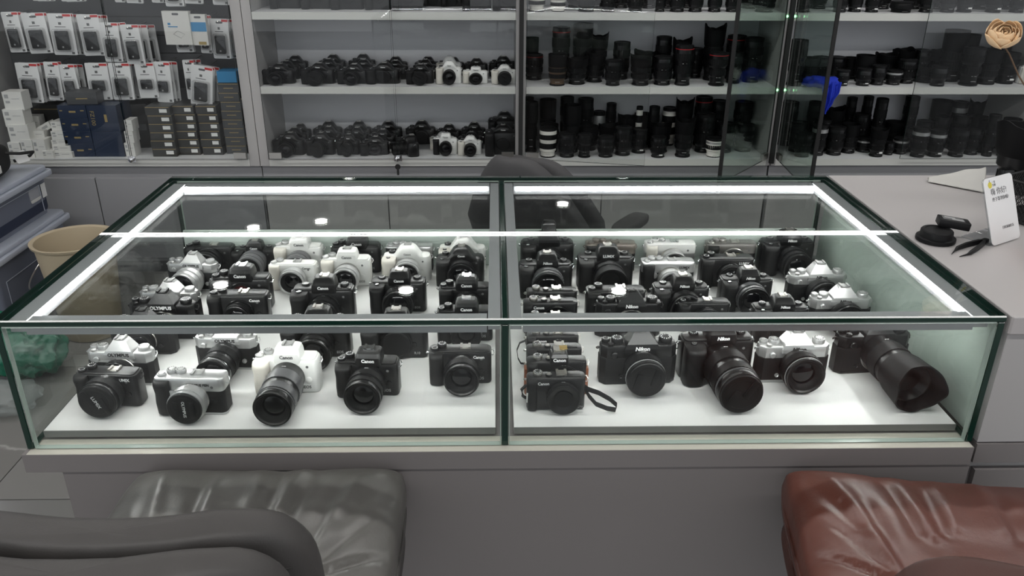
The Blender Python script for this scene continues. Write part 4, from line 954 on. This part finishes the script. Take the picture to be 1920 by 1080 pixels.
# black boxes, five columns
zb0 = ZS[0] + .0006
for c, (xl, xr, yt, n, Y) in enumerate(((271, 318, 200, 6, 2.60), (322, 362, 198, 6, 2.63), (366, 405, 198, 6, 2.63), (407, 446, 156, 8, 2.65), (447, 481, 148, 8, 2.65))):
    p = on_y((xl + xr) / 2, yt, Y); w = (xr - xl) / px_per_m(p); hb = (p.z - zb0) / n
    for k in range(n):
        o = carton(f'black accessory box with gold line, {ORD[k]} from bottom, {ORD[c]} column of the stack', 'accessory_box', (p.x + random.uniform(-.003, .003), Y, zb0 + k * hb), (w * .985, .14, hb - .0008), 'box_black' if c < 3 else 'box_grey', 0, 'stacked black accessory boxes')
        MB().box((0, -.0705, hb * .90), (w * .93, .0008, .0022)).build('gold_line', 'print_gold', o, smooth=False)
        if c < 3: MB().box((w * .22, -.0706, hb * .5), (w * .30, .0008, hb * .42)).build('label_sticker', 'sticker', o, smooth=False)
        else: MB().box((0, -.0706, hb * .45), (w * .45, .0008, .003)).build('print', 'print_gold', o, smooth=False)
p = on_y(420, 146, 2.62)
o = carton('flat blue box lying on top of the black box stack', 'blue_box', (p.x, 2.66, zb0 + 8 * ((on_y(426, 156, 2.65).z - zb0) / 8) + .0006), (.088, .10, .05), 'print_blue')
# navy boxes
for k in range(4):
    o = carton(f'navy battery box, {ORD[k]} from bottom of the left navy stack', 'battery_box', (on_y(144, 250, 2.60).x, 2.60, zb0 + k * .0595), (.128, .15, .0588), 'box_navy', 0, 'navy battery boxes')
    MB().box((0, -.0755, .030), (.03, .0008, .008)).box((-.05, -.0755, .035), (.012, .0008, .004)).box((.045, -.0755, .035), (.016, .0008, .004)).build('print', 'print_gold', o, smooth=False)
for k in range(2):
    o = carton(f'{"lower" if k == 0 else "upper"} large navy battery box with {"plain front" if k == 0 else "vertical gold lettering"}', 'battery_box', (on_y(199, 250, 2.60).x, 2.60, zb0 + k * .119), (.134, .15, .1182), 'box_navy', 0, 'navy battery boxes')
    if k:
        t = lettering('FZ100', .026, 'print_gold', o, (-.047, -.0756, .060), name='print'); t.rotation_euler = (R(90), R(90), 0)
        MB().box((.012, -.0755, .06), (.012, .0008, .034)).build('print', 'print_gold', o, smooth=False)
o = carton('dark grey box lying across the navy boxes', 'accessory_box', (on_y(151, 190, 2.61).x, 2.615, zb0 + .2385), (.135, .13, .055), 'box_grey', 4)
MB().box((0, -.0655, .026), (.05, .0008, .004)).build('print', 'print_gold', o, smooth=False)
o = carton('wide dark box standing behind the white box pile', 'accessory_box', (on_y(98, 215, 2.80).x, 2.79, zb0), (.20, .09, .20), 'box_black')
MB().box((0, -.0455, .18), (.15, .0008, .003)).build('print', 'print_gold', o, smooth=False)
o = carton('dark folded pouch box between the navy and black stacks', 'accessory_box', (on_y(258, 230, 2.76).x, 2.76, zb0), (.09, .10, .21), 'bag_black', 8)
MB().box((0, -.051, .10), (.06, .001, .03)).build('pocket_flap', 'box_grey', o, smooth=False)
wb = [  # px left, px right, px top, px bottom, Y, rz, label
    (2, 38, 172, 207, 2.60, 0, 'white charger box on top of the left white stack'), (3, 41, 205, 238, 2.59, 0, 'white charger box, second of the left white stack'),
    (12, 50, 234, 268, 2.58, 0, 'white charger box, third of the left white stack'), (13, 35, 267, 296, 2.575, 0, 'white charger box at the foot of the left white stack'),
    (44, 70, 218, 248, 2.72, 4, 'white box behind the left white stack'), (37, 59, 262, 296, 2.575, -3, 'small white box standing at the cabinet front'), (60, 83, 262, 296, 2.575, -3, 'small white box standing second at the cabinet front'),
    (51, 80, 245, 262, 2.62, 3, 'small white box with hang hole lying on two others'), (78, 98, 283, 297, 2.565, 0, 'tiny white box lying at the cabinet front'),
    (94, 122, 228, 246, 2.62, -4, 'white box on top of the right white stack'), (94, 122, 246, 262, 2.60, 2, 'white box, second of the right white stack'), (95, 126, 262, 273, 2.60, 0, 'flat white box, third of the right white stack'), (97, 130, 273, 285, 2.59, 0, 'flat white box, fourth of the right white stack'), (99, 134, 285, 298, 2.58, 0, 'flat white box at the foot of the right white stack'),
    (232, 246, 225, 246, 2.60, 0, 'white box half hidden behind the black boxes, top'), (232, 248, 246, 268, 2.60, 0, 'white box half hidden behind the black boxes, middle'), (232, 250, 268, 296, 2.60, 0, 'white box half hidden behind the black boxes, bottom')]
tops = {}
for xl, xr, yt, yb, Y, rz, lb in wb:
    p, q = on_y((xl + xr) / 2, yt, Y), on_y((xl + xr) / 2, yb, Y); w = (xr - xl) / px_per_m(p)
    z0 = max(zb0, q.z) if yb < 290 else zb0
    o = carton(lb, 'charger_box', (p.x, Y, z0), (w, .07 if Y < 2.65 else .06, max(.015, p.z - z0 - .001)), 'box_white', rz, 'small white boxes in the accessory cabinet')
    d_ = .035 if Y < 2.65 else .03
    h_ = max(.015, p.z - z0)
    MB().box((-w * .30, -d_ - .0004, h_ * .75), (w * .2, .0008, h_ * .2)).box((-w * .28, -d_ - .0004, h_ * .45), (w * .22, .0008, h_ * .12)).box((w * .15, -d_ - .0004, h_ * .62), (w * .4, .0008, .002)).build('print', 'paint_grey', o, smooth=False)
p = on_y(80, 228, 2.63)
for xx, yy, an, lb in ((80, 236, -28, 'long white box leaning tilted across the white pile'), (86, 262, 62, 'narrow white box leaning steeply between the white stacks')):
    p = on_y(xx, yy, 2.66)
    o = carton(lb, 'charger_box', (p.x, 2.655, p.z - .03), (.10, .05, .032), 'box_white', 0, 'small white boxes in the accessory cabinet', an)
    MB().box((.02, -.0254, .016), (.03, .0008, .012)).build('print', 'paint_grey', o, smooth=False)

# ------------------------------------------------------------------ chairs
def sgp(v, e): return math.copysign(abs(v) ** e, v)
def cushion(a, b, c, e1=.5, e2=.28, nu=72, nv=28, fn=None):
    vs_, fs = [], []
    for j in range(nv + 1):
        ph = -math.pi / 2 + math.pi * j / nv
        for i in range(nu):
            th = 2 * math.pi * i / nu
            p = Vector((a * sgp(math.cos(ph), e1) * sgp(math.cos(th), e2), b * sgp(math.cos(ph), e1) * sgp(math.sin(th), e2), c * sgp(math.sin(ph), e1)))
            vs_.append(fn(p) if fn else p)
    for j in range(nv):
        for i in range(nu):
            k = (i + 1) % nu
            fs.append((j * nu + i, j * nu + k, (j + 1) * nu + k, (j + 1) * nu + i))
    return MB().add(vs_, fs)
def seg_d(p, a, b):
    a, b = Vector(a), Vector(b); ab = b - a; t = max(0, min(1, (p - a).dot(ab) / ab.length_squared))
    return (p - a - ab * t).length, t
def pad(a, b, c, folds, fn2=None, n=90):
    """quilted leather seat: a dense pillow whose top is creased along the given folds"""
    vs_, fs = [], []
    ex = 5.0
    def top(u, v):
        x, y = a * u, b * v
        rim = max(0.0, 1 - abs(u) ** ex) ** (1 / 2.4) * max(0.0, 1 - abs(v) ** ex) ** (1 / 2.4)
        z = c * rim + .014 * (abs(u) * abs(v)) ** 3 * rim - .008 * (1 - u * u) * max(0, v) ** 3
        q = Vector((u, v))
        for p0, p1, w, dp in folds:
            d_, t = seg_d(q, p0, p1)
            z += dp * math.exp(-(d_ / w) ** 2) * (1 - .6 * t) * rim
        z += .0022 * rim * noise.noise(Vector((x * 22, y * 22, 1.3)))
        return x, y, z
    N = n
    for j in range(N + 1):
        for i in range(N + 1):
            s_, t_ = math.sin((2 * i / N - 1) * math.pi / 2), math.sin((2 * j / N - 1) * math.pi / 2)
            u, v = s_, t_
            k = 1 - .035 * (abs(u * v)) ** 6
            x, y, z = top(u, v)
            vs_.append((x * k, y * k, z))
    for j in range(N):
        for i in range(N):
            o = j * (N + 1) + i; fs.append((o, o + 1, o + N + 2, o + N + 1))
    m0 = len(vs_)
    rim_i = [i for i in range(N + 1)] + [j * (N + 1) + N for j in range(1, N + 1)] + [N * (N + 1) + i for i in range(N - 1, -1, -1)] + [j * (N + 1) for j in range(N - 1, 0, -1)]
    for dz, k in ((-.020, 1.012), (-.045, 1.0), (-.062, .95)):
        for r_ in rim_i: v = vs_[r_]; vs_.append((v[0] * k, v[1] * k, v[2] + dz))
    L_ = len(rim_i); prev = rim_i
    for q in range(3):
        cur = list(range(m0 + q * L_, m0 + (q + 1) * L_))
        for i in range(L_): fs.append((prev[i], cur[i], cur[(i + 1) % L_], prev[(i + 1) % L_]))
        prev = cur
    fs.append(tuple(reversed(prev)))
    return MB().add(vs_, fs)
def bar_chair(label, loc, rz, lm, ld, ztop, back_z, back_y, flip=1, bw=.235, shell_dz=-.110):
    o = thing('bar_chair', label, 'chair', (loc[0], loc[1], 0), rz)
    f = flip
    folds = [((.12 * f, .25), (.10 * f, .95), .05, -.007), ((.20 * f, .20), (.26 * f, .95), .045, .006), ((.28 * f, .22), (.36 * f, .95), .05, -.007), ((.02 * f, .3), (-.05 * f, .95), .06, .005), ((-.35 * f, .25), (-.42 * f, .9), .05, -.006), ((-.28 * f, .3), (-.30 * f, .9), .05, .005),
             ((.50 * f, -.20), (.70 * f, .75), .05, .009), ((.48 * f, -.22), (.86 * f, .35), .04, -.008), ((.44 * f, -.25), (.55 * f, .65), .045, -.006), ((.50 * f, -.25), (1.0 * f, .02), .025, -.014), ((.50 * f, -.28), (.1 * f, -.30), .025, -.014), ((.1 * f, -.30), (-.5 * f, -.25), .025, -.014), ((-.5 * f, -.25), (-1.0 * f, .02), .025, -.014),
             ((.55 * f, -.4), (.95 * f, -.6), .05, .006), ((.50 * f, -.30), (.62 * f, -.9), .035, -.006), ((-.5 * f, -.22), (-.72 * f, .8), .05, .008), ((-.5 * f, -.2), (-.88 * f, .4), .045, -.007), ((.62 * f, .25), (.95 * f, .85), .06, -.005)]
    st = pad(.225, .225, .045, folds).build('seat', lm, o, (0, 0, ztop - .047), angle=70)
    q = []
    for i in range(121):
        th = 2 * math.pi * i / 120
        q.append((.2275 * sgp(math.cos(th), .30), .2275 * sgp(math.sin(th), .30), -.020))
    MB().tube(q, .0035, 6).build('piping', ld, st)
    cushion(.226, .226, .030, .5, .3, 64, 12).build('seat_shell', ld, o, (0, 0, ztop - .125))
    def bend(zz):
        def fn(p):
            y = p.y + 1.35 * p.x * p.x
            return Vector((p.x, y + .0015 * noise.noise(p * 25), p.z - .10 * abs(p.x / .235) ** 5 * (1 if p.z > 0 else .2) + .0015 * noise.noise(p * 31)))
        return fn
    bk = cushion(bw, .030, .15, .38, .45, 84, 24, bend(0)).build('backrest', lm if False else ld, o, (0, back_y, back_z - .15), (R(8), 0, 0), angle=70)
    def seam_y(x, b, w_): return 1.35 * x * x - b * .99 * max(0, 1 - abs(x / w_) ** 4.44) ** .225
    MB().tube([(x, seam_y(x, .030, bw), .098 - .10 * abs(x / .235) ** 5) for x in [bw * .9 * (i / 20 - 1) for i in range(41)]], .0011, 5).build('seam', 'stitch', bk)
    ot = cushion(bw * .97, .026, .13, .38, .45, 84, 20, bend(0)).build('back_shell', ld, o, (0, back_y - .078, back_z + shell_dz), (R(8), 0, 0), angle=70)
    MB().tube([(x, seam_y(x, .026, bw * .97), .085 - .10 * abs(x / .235) ** 5) for x in [bw * .87 * (i / 20 - 1) for i in range(41)]], .0011, 5).build('seam', 'stitch', ot)
    MB().tube([(0, -.16, ztop - .13), (0, -.235, ztop - .10), (0, back_y - .045, ztop + .02), (0, back_y - .03, back_z - .2)], .018, 10).build('back_bracket', 'rubber', o)
    MB().lathe([(.02, .03), (ztop - .145, .027), (ztop - .135, .06)], 20).build('pole', 'chrome', o)
    MB().lathe([(0, .20), (.008, .20), (.02, .05), (.03, .032)], 40).build('base', 'chrome', o)
    MB().tube([(.10 * math.cos(a * math.pi / 12), .10 + .06 * math.sin(a * math.pi / 12), .30) for a in range(-3, 16)], .009, 8).box((0, .06, .30), (.02, .10, .02)).build('footrest', 'chrome', o)
    return o
bar_chair('dark grey leather bar chair pushed against the counter', (-.388, -.245), R(0), 'leather_grey', 'leather_grey_dark', .786, 1.062, -.265, 1, .185)
bar_chair('reddish-brown leather bar chair at the right of the counter', (.652, -.285), R(-9), 'leather_red', 'leather_red_dark', .786, .985, -.245, -1, .195, -.16)

oc = thing('office_chair', 'grey padded office chair turned sideways behind the display case', 'chair', (.16, 1.56, 0), R(62))
def obend(p): return Vector((p.x + .9 * p.y * p.y + .35 * p.z * p.z, p.y * (1 - .55 * max(0, p.z) / .27), p.z + .0015 * noise.noise(p * 30)))
ob_ = cushion(.035, .22, .27, .6, .45, 60, 26, obend).build('backrest', 'office_grey', oc, (-.19, 0, .66), (0, R(-24), 0), angle=70)
cushion(.030, .215, .25, .6, .45, 60, 24, obend).build('back_pad', 'office_grey', oc, (-.115, -.03, .665), (0, R(-24), 0), angle=70)
cushion(.24, .24, .05, .5, .3, 60, 16).build('seat', 'office_grey', oc, (.16, 0, .45), angle=70)
for s in (-1, 1):
    cushion(.14, .035, .022, .6, .5, 36, 12).build('armrest', 'office_grey', oc, (.13, s * .27, .62), (0, R(6), 0), angle=70)
    MB().tube([(.1, s * .24, .42), (.12, s * .28, .44), (.13, s * .275, .6)], .014, 8).build('arm_post', 'rubber', oc)
MB().lathe([(.08, .028), (.40, .028)], 16).build('pole', 'chrome', oc)
for k in range(5):
    a = k * 2 * math.pi / 5
    MB().tube([(0.02 * math.cos(a), .02 * math.sin(a), .09), (.27 * math.cos(a), .27 * math.sin(a), .07)], [.028, .016], 8).build('base_arm', 'rubber', oc)
    MB().lathe([(-.012, .028), (.012, .028)], 16, 'x').build('castor', 'rubber', oc, (.27 * math.cos(a), .27 * math.sin(a), .029))

# ------------------------------------------------------------------ storage bins, bucket, bags at the left
def bin_(label, x0, x1, y0, y1, z0, z1, tagged):
    o = thing('storage_bin', label, 'box', ((x0 + x1) / 2, (y0 + y1) / 2, z0), 0)
    w, d, h = x1 - x0, y1 - y0, z1 - z0
    rg = [[(x * k, y * (k if k < 1 else 1), z) for x, y in rr(w - .05, d - .05, .03)] for k, z in ((.93, 0), (.93, .004), (1.0, h - .045))]
    MB().loft(rg, cap=(True, False)).build('tub', 'bin_plastic', o)
    MB().slab(rr(w * .84, d * .86, .02), .006, h * .74, .02).build('contents', 'bin_content', o)
    MB().slab(rr(w, d, .03), h - .045, h - .022, .004).slab(rr(w - .03, d - .03, .03), h - .022, h - .001, .006).build('lid', 'bin_lid', o)
    MB().tube([((w - .05) / 2 * .985 + .002, yy, zz) for yy, zz in ((-d * .36, h * .1), (-d * .36, h * .66), (d * .32, h * .66), (d * .32, h * .1))], .0018, 5).build('moulded_rib', 'bin_lid', o)
    MB().slab(rr(.10, .06, .01), 0, .01, .003).build('latch', 'bin_lid', o, (0, d / 2 - .012, h * .62), (R(-90), 0, 0))
    if tagged: MB().box((0, 0, 0), (.0015, .035, .060)).build('paper_label', 'card_white', o, (w / 2 - .022, d * .36, h * .52), smooth=False); MB().slab(rr(.085, .06, .012), 0, .003, .001).build('white_liner', 'box_white', o, (w / 2 - .034, d * .26, h * .50), (R(90), 0, R(90)))
    return o
bin_('translucent blue-grey storage bin stacked on top, with paper label', -2.40, -1.985, 1.86, 2.43, .386, .595, True)
bin_('translucent blue-grey storage bin at the bottom of the stack', -2.40, -1.955, 1.80, 2.44, .0, .385, False)
bg_ = thing('camera_bag', 'black camera bag lying on the storage bins', 'bag', (-2.17, 2.10, .598), R(8))
cushion(.13, .20, .07, .5, .4, 48, 20, lambda p: p + Vector((0, 0, .07 + .006 * noise.noise(p * 14)))).build('bag_body', 'bag_black', bg_, angle=70)
cushion(.11, .17, .02, .5, .4, 40, 12, lambda p: p + Vector((0, 0, .135))).build('flap', 'bag_black', bg_, angle=70)
MB().tube([(.10, .10, .10), (.17, .14, .085), (.20, .20, .075), (.17, .24, .05), (.12, .19, .04)], .007, 6).build('strap', 'strap_black', bg_)
MB().box((.131, .02, .05), (.002, .022, .03)).build('badge', 'sticker', bg_, smooth=False)
MB().slab(rr(.06, .05, .006), 0, .002).build('white_patch', 'card_white', bg_, (.160, .17, .062), (R(60), 0, R(60)))

RIM = .42; bc = on_z(138, 446, RIM)
bk = thing('bucket', 'beige plastic bucket with wire handle on the floor beside the bins', 'bucket', (bc.x, bc.y, .001), 0)
MB().lathe([(0, .105), (.004, .110), (RIM - .02, .148), (RIM - .012, .160), (RIM - .002, .162), (RIM, .156), (RIM - .006, .146), (.012, .102)], 56).build('shell', 'bucket', bk, angle=50)
hp_ = []
for i in range(33):
    a = math.pi * i / 32
    hp_.append((-.166 * math.cos(a) * .2 - .162 * .0 - .165 * math.sin(a) * .45 - .09, .165 * math.cos(a), RIM - .022 - .16 * math.sin(a)))
hp_ = [(.0 - .17 * math.sin(a) * .55 - .02 * 0, .163 * math.cos(a), RIM - .02 - .17 * math.sin(a) * .9) for a in [math.pi * i / 32 for i in range(33)]]
MB().tube([(x - .10 * math.sin(math.pi * i / 32), y, z) for i, (x, y, z) in enumerate(hp_)], .0032, 8).build('handle', 'steel', bk, (0, 0, 0), (0, 0, R(35)))
for s in (-1, 1): MB().lathe([(-.006, .010), (.006, .010)], 12, 'x').build('handle_lug', 'bucket', bk, (s * .158 * math.cos(R(125)), s * .158 * math.sin(R(125)), RIM - .02), (0, 0, R(125)))

def blob(a, b, c, amp, f, seed, nu=48, nv=24):
    return cushion(a, b, c, .8, .8, nu, nv, lambda p: p * (1 + amp * noise.noise(p * f + Vector((seed, 0, 0))) + amp * .5 * noise.noise(p * f * 2.3 + Vector((0, seed, 0)))) + Vector((0, 0, c)))
gc = on_z(55, 612, .17); gc.y -= .05
gb = thing('plastic_bag', 'crumpled green plastic bag lying on the floor left of the case', 'bag', (gc.x, gc.y, .0), 0)
blob(.13, .11, .10, .20, 22, 3, 90, 50).build('bag_film', 'green_bag', gb, angle=30)
MB().tube([(-.08, -.02, .18), (-.04, -.04, .27), (.02, -.05, .26), (.05, -.05, .18)], .012, 6).build('bag_handle', 'green_bag', gb)
gc2 = on_z(64, 655, .06)
cb = thing('clear_packaging', 'clear crumpled packaging film in front of the green bag', 'packaging', (gc.x + .02, gc.y - .26, .0), 0)
blob(.14, .09, .045, .16, 30, 9, 90, 40).build('film', 'clear_bag', cb, angle=30)
cushion(.035, .03, .03, .7, .7, 24, 12, lambda p: p + Vector((-.06, 0, .032))).build('white_roll', 'card_white', cb)

# ------------------------------------------------------------------ things on the side counter
t = thing('sign_card', 'small white greeting card with handwriting in a clear stand', 'sign', (.9835, .325, ZT - .0004), R(30.3))
ta = R(22); cw_, ch_ = .096, .13
def tilted(mb, nm, m_, z0=0, par=None): return mb.build(nm, m_, par or t, (0, 0, .0015), (R(90) - ta, 0, 0))
card = tilted(MB().slab([(x, y + ch_ / 2) for x, y in rr(cw_, ch_, .009, 5)], 0, .0016, .0003), 'card', 'card_white')
MB().slab([(x, y + ch_ / 2) for x, y in rr(cw_ + .002, ch_ + .002, .010, 5)], -.0025, -.0003, .0003).build('stand_back', 'acrylic', t, (0, 0, .0015), (R(90) - ta, 0, 0))
MB().slab(rr(cw_, .060, .004, 3, 0, .034), .0002, .0022, .0004).build('stand_foot', 'acrylic', t)
def on_card(s, size, x, y, m_='print_grey', bold=-.004):
    o_ = link('lettering', text_mesh(s, size, m_, 0, bold), card, (x, y, .0018)); return o_
on_card('嗨 你好!', .0150, -.004, .101); on_card('终于等到你啦!', .0088, -.001, .0865); on_card('扫码添加好友', .0066, .012, .029); on_card('一立', .0055, -.017, .1205); on_card('生图', .0055, -.017, .1145)
MB().lathe([(0, .0062), (.0004, .0062)], 20).build('fruit_mark', 'paint_yellow', card, (-.030, .116, .0017)); MB().box((0, 0, 0), (.0008, .004, .0004)).build('stalk_mark', 'paint_black', card, (-.0305, .124, .0019), smooth=False)

cp = thing('body_cap', 'black round camera body cap lying on the side counter', 'lens cap', (.850, .338, ZT - .0004), 0)
MB().lathe([(0, .0345), (.001, .0365), (.008, .0365), (.009, .0345)], 48, rib=.012).build('skirt', 'cap_black', cp)
MB().lathe([(.008, .031), (.021, .0295), (.023, .0275), (.023, .022), (.0222, .0215)], 48).build('crown', 'cap_black', cp)
bt = thing('battery', 'black camera battery with grey label resting on the body cap', 'battery', (.8885, .358, ZT + .0175), R(-16)); bt.rotation_euler = (R(0), R(6), R(-16))
MB().slab(rr(.058, .034, .003, 2), .004, .019, .0015).build('cell', 'cap_black', bt)
MB().box((-.002, .001, .0192), (.040, .020, .0004)).build('label_plate', 'print_grey', bt, smooth=False)
MB().box((-.008, .005, .0195), (.020, .007, .0004)).box((.006, -.003, .0195), (.022, .006, .0004)).build('print', 'paint_grey', bt, smooth=False)
for k in range(4): MB().box((.0293, -.010 + k * .0055, .013), (.0006, .0022, .006)).build('contact', 'gold', bt, smooth=False)
tw = thing('tweezers', 'black plastic tweezers on the side counter beside the sign', 'tool', (.898, .292, ZT - .0006), R(36)); tw.scale = (1.25, 1.25, 1.1)
for s in (-1, 1):
    rg = []
    for x, y, ww, hh_ in ((.038, 0, .004, .006), (.030, .0035, .0045, .008), (.0, .0085, .004, .008), (-.026, .0105, .0036, .0065), (-.034, .0095, .0016, .003), (-.05, .006, .0006, .0012)):
        rg.append([(x, s * y + s * q * ww / 2, .001 + z * hh_) for q, z in ((-1, 0), (1, 0), (1, 1), (-1, 1))])
    MB().loft(rg).build('arm', 'cap_black', tw, angle=40)
MB().slab(rr(.014, .009, .003, 3, .040, 0), .001, .008, .001).build('joint', 'cap_black', tw)

def cloth_grid(fx, n=36, m_=24):
    vs_ = [fx(i / n, j / m_) for j in range(m_ + 1) for i in range(n + 1)]
    fs = [(j * (n + 1) + i, j * (n + 1) + i + 1, (j + 1) * (n + 1) + i + 1, (j + 1) * (n + 1) + i) for j in range(m_) for i in range(n)]
    return MB().add(vs_, fs)
def solid(o, th): md = o.modifiers.new('thickness', 'SOLIDIFY'); md.thickness = th; return o
cl = thing('cleaning_cloth', 'crumpled off-white cleaning cloth lying behind the sign', 'cloth', (1.082, .712, ZT), R(-24))
def cf(u, v):
    x, y = (u - .5) * .115, (v - .5) * (.03 + .085 * u)
    return Vector((x, y, .003 + (.006 + .040 * u) * math.sin(math.pi * v) ** 1.3 + .006 * noise.noise(Vector((x * 30, y * 40, 0))) * u * math.sin(math.pi * v)))
solid(cloth_grid(cf).build('fabric', 'cloth_grey', cl, angle=80), .0012)

pb = thing('mesh_basket', 'black wire mesh basket at the right end of the side counter', 'basket', (1.118, .470, ZT), R(28))
mb = MB(); BW, BD, BH = .12, .10, .085
for k in range(22):
    for z_ in range(1): pass
    a = k / 22
for face in range(4):
    ang = face * math.pi / 2; half = BW / 2 if face % 2 == 0 else BD / 2; dist = BD / 2 if face % 2 == 0 else BW / 2
    for k in range(-12, 13):
        for sl in (-1, 1):
            x0, x1 = k * .009, k * .009 + sl * BH * .7
            ca, sa = math.cos(ang), math.sin(ang)
            p0, p1 = Vector((x0, -dist, .004)), Vector((x1, -dist, BH))
            def clip(p, q):
                d_ = q - p
                t0, t1 = 0, 1
                for lim, sg in ((half, 1), (-half, -1)):
                    if abs(d_.x) < 1e-9: continue
                    tt = (lim - p.x) / d_.x
                    if d_.x * sg > 0: t1 = min(t1, tt)
                    else: t0 = max(t0, tt)
                return (p + d_ * t0, p + d_ * t1) if t1 - t0 > .05 else None
            c_ = clip(p0, p1)
            if c_: mb.tube([Vector((q.x * ca - q.y * sa, q.x * sa + q.y * ca, q.z)) for q in c_], .0007, 4)
mb.build('wire_mesh', 'mesh_metal', pb)
for z_, nm in ((.003, 'bottom_rim'), (BH, 'top_rim')):
    pts = [(x, y, z_) for x, y in rr(BW, BD, .006, 2)]; MB().tube(pts + [pts[0]], .0026, 6).build(nm, 'mesh_metal', pb)
MB().slab(rr(BW - .006, BD - .006, .004, 2), .0003, .002).build('floor_plate', 'mesh_metal', pb)
lh = thing('telephoto_lens', 'big black lens with petal hood standing behind the sign', 'lens', (on_y(1908, 330, .66).x, .66, ZT - .0004), R(10))
MB().lathe([(0, .040), (.01, .042), (.05, .042), (.06, .050), (.10, .052)], 40).build('barrel', 'lens_black', lh)
MB().lathe([(.02, .041), (.022, .0445), (.045, .0445), (.047, .041)], 60, rib=.03).build('focus_ring', 'lens_matte', lh)
link('lens_hood', hood_mesh(.085, .150, .054, .068, .018, 'z', 56, .05), lh)
lettering('Canon', .010, 'paint_grey', lh, (-.02, -.0590, .112), R(-8))
MB().slab(rr(.03, .02, .004), 0, .05, .002).build('tripod_collar', 'lens_black', lh, (-.052, -.02, .01))
ps = thing('camera_pouch', 'black padded pouch beside the big lens, cut by the picture edge', 'bag', (on_y(1908, 330, .66).x + .125, .64, ZT), R(15))
cushion(.055, .05, .06, .6, .5, 36, 18, lambda p: p + Vector((0, 0, .061 + .004 * noise.noise(p * 20)))).build('pouch_body', 'bag_black', ps, angle=70)
MB().tube([(-.045, -.03, .11), (-.05, -.06, .09), (-.03, -.055, .05)], .004, 6).build('strap', 'strap_black', ps)
fp = on_y(1880, 68, .755)
fw = thing('dried_flower', 'peach dried rose on a thin brown stem above the side counter', 'flower', (fp.x, .755, fp.z), 0)
def petal(r0, wid, hgt, curl, sd):
    def fx(u, v):
        a = (u - .5) * wid; k = r0 * (.35 + .85 * math.sin(math.pi * (.08 + .74 * v))) + .002 * noise.noise(Vector((u * 3, v * 3, sd)))
        edge = 1 - .30 * abs(2 * u - 1) ** 2.5 * v
        return Vector((k * math.sin(a), -k * math.cos(a) - curl * v ** 4, (-.5 + v * edge) * hgt + .004 * v * noise.noise(Vector((u * 5, sd, r0 * 90)))))
    return cloth_grid(fx, 14, 12)
fw.scale = (.8, .8, .8)
head = (R(38), R(-14), 0)
for r0, hg, n_, off, cu_ in ((.010, .040, 3, 0, 0), (.018, .046, 4, 30, .001), (.026, .050, 5, 10, .004), (.033, .050, 5, 50, .010), (.037, .044, 4, 20, .018)):
    for k in range(n_):
        q_ = Matrix.Rotation(head[1], 3, 'Y') @ Matrix.Rotation(head[0], 3, 'X') @ Matrix.Rotation(R(off + k * 360 / n_ + random.uniform(-9, 9)), 3, 'Z') @ Matrix.Rotation(R(random.uniform(-10, 4)), 3, 'X')
        pt = petal(r0, 2.3 if r0 < .03 else 1.7, hg, cu_, r0 * 100 + k).build('petal', 'flower', fw, (0, 0, 0), q_.to_euler(), angle=80)
        solid(pt, .0008)
MB().lathe([(-.028, .006), (-.02, .016), (-.012, .018)], 16).build('calyx', 'flower', fw)
MB().tube([(.01, .0, -.026), (.035, .005, -.05), (.075, .0, -.11), (.150, -.01, -.20), (.190, -.01, -(fp.z - ZT) / .8 + .004)], .0022, 8).build('stem', 'stem', fw)
MB().lathe([(-(fp.z - ZT) / .8 + .0005, .022), (-(fp.z - ZT) / .8 + .004, .024), (-(fp.z - ZT) / .8 + .05, .018), (-(fp.z - ZT) / .8 + .05, .015), (-(fp.z - ZT) / .8 + .006, .018)], 24, off=(.19, -.01, 0)).build('vase', 'acrylic', fw)
ob2 = thing('orange_carton', 'orange and white carton cut by the right picture edge', 'box', (1.016, .226, ZT - .0004), R(38))
MB().slab(rr(.075, .05, .0015, 1), 0, .016, .0006).build('lower_part', 'box_white', ob2, smooth=False)
MB().slab(rr(.0755, .0505, .0015, 1), .0161, .046, .0006).build('lid', 'orange', ob2, smooth=False)

# ------------------------------------------------------------------ blue cloth over the open cabinet door and shelf
bp_ = on_y(1546, 160, 2.525)
bl = thing('blue_cloth', 'bright blue microfibre cloth hanging over the middle shelf edge', 'cloth', (bp_.x, 2.505, ZS[1]), 0)
def drape(u, v):
    a = (u - .5) * 2; w_ = .040 * (1 - .80 * v ** 1.6)
    fold = .011 * math.cos(a * 7.5 + 1.0 + v) * (1 - .35 * v) + .004 * math.cos(a * 19 + 2)
    return Vector((.026 + a * w_ - .016 * v + .006 * noise.noise(Vector((a * 2, v * 4, 1))), fold - .018 * math.sin(min(1, v * 2) * math.pi / 2) + .010, .030 - v * (.118 + .022 * math.cos(a * 2.2 - .4)) + .006 * noise.noise(Vector((a * 3, v * 2, 5)))))
solid(cloth_grid(drape, 60, 30).build('hanging_fold', 'cloth_blue', bl, angle=80), .002)
cushion(.075, .035, .024, .8, .8, 48, 20, lambda p: p * (1 + .34 * noise.noise(p * 34) + .12 * noise.noise(p * 80)) + Vector((-.016, .034, .026))).build('bunched_fold', 'cloth_blue', bl, angle=60)
